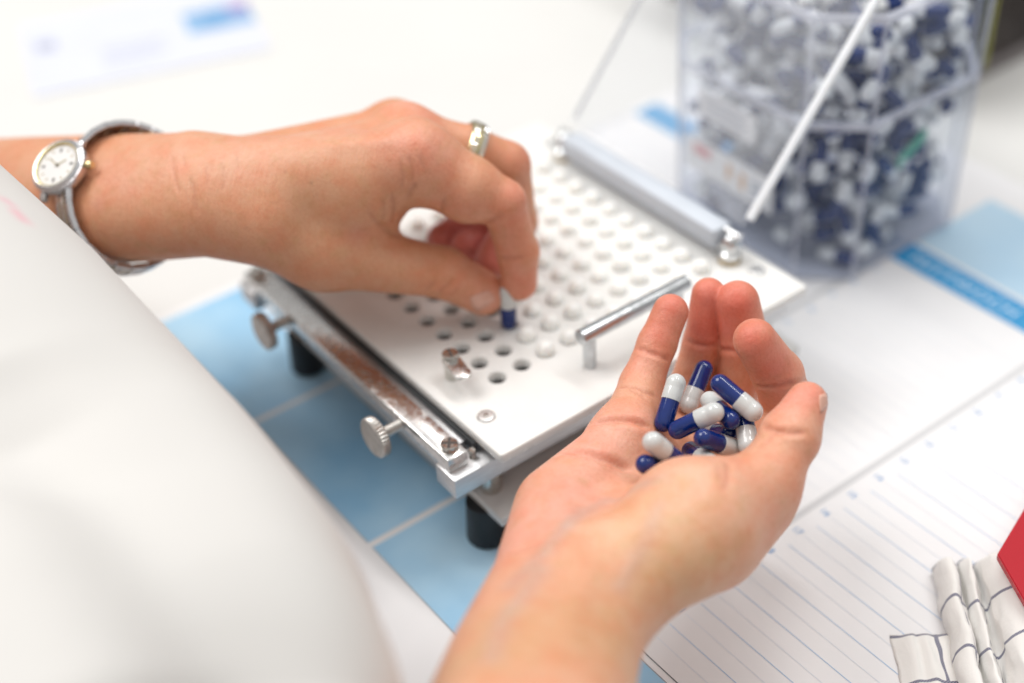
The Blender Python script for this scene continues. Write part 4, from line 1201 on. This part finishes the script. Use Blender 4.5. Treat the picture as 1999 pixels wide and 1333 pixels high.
# ---------------------------------------------------------------- checked tea towel, folded, at the right edge
def towel_material():
    m = bpy.data.materials.new('checked_cotton'); m.use_nodes = True
    N = m.node_tree.nodes; L = m.node_tree.links; p = N['Principled BSDF']
    uv = N.new('ShaderNodeUVMap'); uv.uv_map = 'weave'; sp = N.new('ShaderNodeSeparateXYZ'); L.new(uv.outputs['UV'], sp.inputs[0])
    def math_(op, a, b=None):
        n = N.new('ShaderNodeMath'); n.operation = op
        for k, q in enumerate((a, b)):
            if q is None: continue
            if isinstance(q, (int, float)): n.inputs[k].default_value = q
            else: L.new(q, n.inputs[k])
        return n.outputs[0]
    def stripe(axis, period, width, phase):
        t = math_('FRACT', math_('DIVIDE', math_('ADD', axis, phase), period))
        return math_('LESS_THAN', t, width / period)
    su = stripe(sp.outputs[0], 27.0, 1.4, 9.0); sv = stripe(sp.outputs[1], 24.0, 1.4, 24.0 - 0.4)
    weave = math_('LESS_THAN', math_('FRACT', math_('MULTIPLY', math_('ADD', sp.outputs[0], sp.outputs[1]), 0.9)), 0.66)
    k = math_('MULTIPLY', math_('MAXIMUM', su, sv), math_('ADD', math_('MULTIPLY', weave, 0.35), 0.55))
    mx = N.new('ShaderNodeMix'); mx.data_type = 'RGBA'
    mx.inputs[6].default_value = (0.76, 0.745, 0.72, 1); mx.inputs[7].default_value = (0.045, 0.05, 0.13, 1)
    L.new(k, mx.inputs[0]); L.new(mx.outputs[2], p.inputs['Base Color'])
    p.inputs['Roughness'].default_value = 0.9; p.inputs['Sheen Weight'].default_value = 0.25
    tc = N.new('ShaderNodeTexCoord'); w1 = N.new('ShaderNodeTexNoise'); w1.inputs['Scale'].default_value = 700; w1.inputs['Detail'].default_value = 3
    L.new(tc.outputs['Object'], w1.inputs['Vector'])
    b = N.new('ShaderNodeBump'); b.inputs['Strength'].default_value = 0.3; b.inputs['Distance'].default_value = 0.0005
    L.new(w1.outputs['Fac'], b.inputs['Height']); L.new(b.outputs['Normal'], p.inputs['Normal'])
    return m
from mathutils import noise as mnoise
M_TOWEL = towel_material()
TO = Vector((103.5, -154.5, 1.3)); TR = Vector((0.769, -0.639, 0)); TD = Vector((-0.639, -0.769, 0)); TD = Vector((-0.70, -0.714, 0))
def towel_sheet(profile, length, sway, seed):
    """profile: (right, up) polyline across the folds; swept towards the near side with a little sway"""
    rnd = random.Random(seed)
    pts = []
    for (a, b), (c, d) in zip(profile, profile[1:]):
        n = max(int(math.hypot(c - a, d - b) / 1.2), 2)
        pts += [(a + (c - a) * k / n, b + (d - b) * k / n) for k in range(n)]
    pts.append(profile[-1])
    for _ in range(3):                                                  # round the folds
        pts = [pts[0]] + [((p[0] + 2 * q[0] + r[0]) / 4, (p[1] + 2 * q[1] + r[1]) / 4) for p, q, r in zip(pts, pts[1:], pts[2:])] + [pts[-1]]
    arc = [0.0]
    for p, q in zip(pts, pts[1:]): arc.append(arc[-1] + math.hypot(q[0] - p[0], q[1] - p[1]))
    bm = bmesh.new(); uvl = bm.loops.layers.uv.new('weave')
    rows = []
    nrow = int(length / 1.8)
    for r in range(nrow + 1):
        t = r / nrow; row = []
        for (x, h), s in zip(pts, arc):
            wob = 0.8 * math.sin(s * 0.21 + t * 5.0) + 0.5 * math.sin(s * 0.5 - t * 9.0)
            edge = min(t * length / 7.0, 1.0)
            wob += 1.1 * math.sin(s * 0.83 + 11 * t + 2 * math.sin(t * 13)) + 0.9 * math.sin(s * 0.37 - 17 * t + math.sin(s * 0.2))
            nz = mnoise.noise(Vector((s * 0.11, t * length * 0.06, seed * 7.0))) * 3.2 + mnoise.noise(Vector((s * 0.3, t * length * 0.17, seed * 3.0))) * 1.3
            wob = 0.35 * wob + nz * 1.0
            hh = h * (0.52 + 0.48 * math.sin(edge * math.pi / 2)) * (1 + 0.10 * math.sin(t * 6 + s * 0.05)) + 0.4 * wob
            back = 1.2 * math.sin(s * 0.13) * (1 - edge) + 0.5 * math.sin(s * 0.31 + 1)
            p = TO + TR * (x + sway(t) + 0.5 * wob) + TD * (t * length + back) + Vector((0, 0, max(hh, 0.15)))
            row.append((bm.verts.new(p), (s, t * length)))
        rows.append(row)
    for A, B in zip(rows, rows[1:]):
        for k in range(len(A) - 1):
            q = [A[k], A[k + 1], B[k + 1], B[k]]
            fc = bm.faces.new([v for v, _ in q])
            for lp, (_, w) in zip(fc.loops, q): lp[uvl].uv = w
    bmesh.ops.recalc_face_normals(bm, faces=bm.faces)
    bmesh.ops.solidify(bm, geom=bm.faces[:], thickness=0.55)
    bmesh.ops.recalc_face_normals(bm, faces=bm.faces)
    return bm
towel = thing('tea_towel', tuple(TO), 'white tea towel with dark blue check lines, folded, beside the red frame', 'towel')
put('folded_layer', towel_sheet([(-1, 0.4), (-1.5, 8), (1, 14), (4.5, 14.5), (6.5, 9), (6.6, 3), (8, 2), (8.6, 8), (10.5, 13), (12.5, 12.5), (13.6, 6), (15, 4), (15.6, 12), (19, 19.5), (25, 22), (31, 21), (35.5, 15), (36.5, 8), (39, 8), (42, 17), (50, 21), (66, 18), (86, 6)], 78, lambda t: 2 + 5 * t, 1), M_TOWEL, towel, True)
put('loose_layer', towel_sheet([(-19, 0.2), (-16, 1.2), (-12, 3.6), (-9, 1.6), (-6, 4.2), (-3, 2.0), (2, 3.0), (10, 1.0)], 60, lambda t: 5 * t, 2), M_TOWEL, towel, True).location += TD * 0.033

# ---------------------------------------------------------------- red plastic frame resting on the towel
M_RED = material('red_plastic', (0.42, 0.005, 0.016), 0.22, sss=0.2, sss_scale=0.003, coat=0.3)
A_, B_, C_ = (Vector(RED_FRAME[k]) for k in ('corner', 'arm_a', 'arm_b'))
ua, ub = (B_ - A_), (C_ - A_)
red = thing('red_frame', tuple(A_), 'corner of a red plastic frame lying on the checked towel', 'frame')
RW = 15.0
bm = bmesh.new(); la, lb_ = ua.length, ub.length
def red_loop(inset, z):
    return [bm.verts.new(A_ + ua.normalized() * x + ub.normalized() * y + Vector((0, 0, z)))
            for x, y in ((inset, inset), (la - inset, inset), (la - inset, lb_ - inset), (inset, lb_ - inset))]
o0, o1, i0, i1 = red_loop(0, 0), red_loop(0, 3.2), red_loop(RW, 0), red_loop(RW, 3.2)
for k in range(4):
    l = (k + 1) % 4
    for q in ((o0[k], o0[l], o1[l], o1[k]), (i0[l], i0[k], i1[k], i1[l]), (o1[k], o1[l], i1[l], i1[k]), (o0[l], o0[k], i0[k], i0[l])):
        bm.faces.new(q)
bmesh.ops.recalc_face_normals(bm, faces=bm.faces)
bmesh.ops.bevel(bm, geom=bm.edges[:], offset=0.45, segments=2, affect='EDGES')
put('frame_ring', bm, M_RED, red, 'angle')
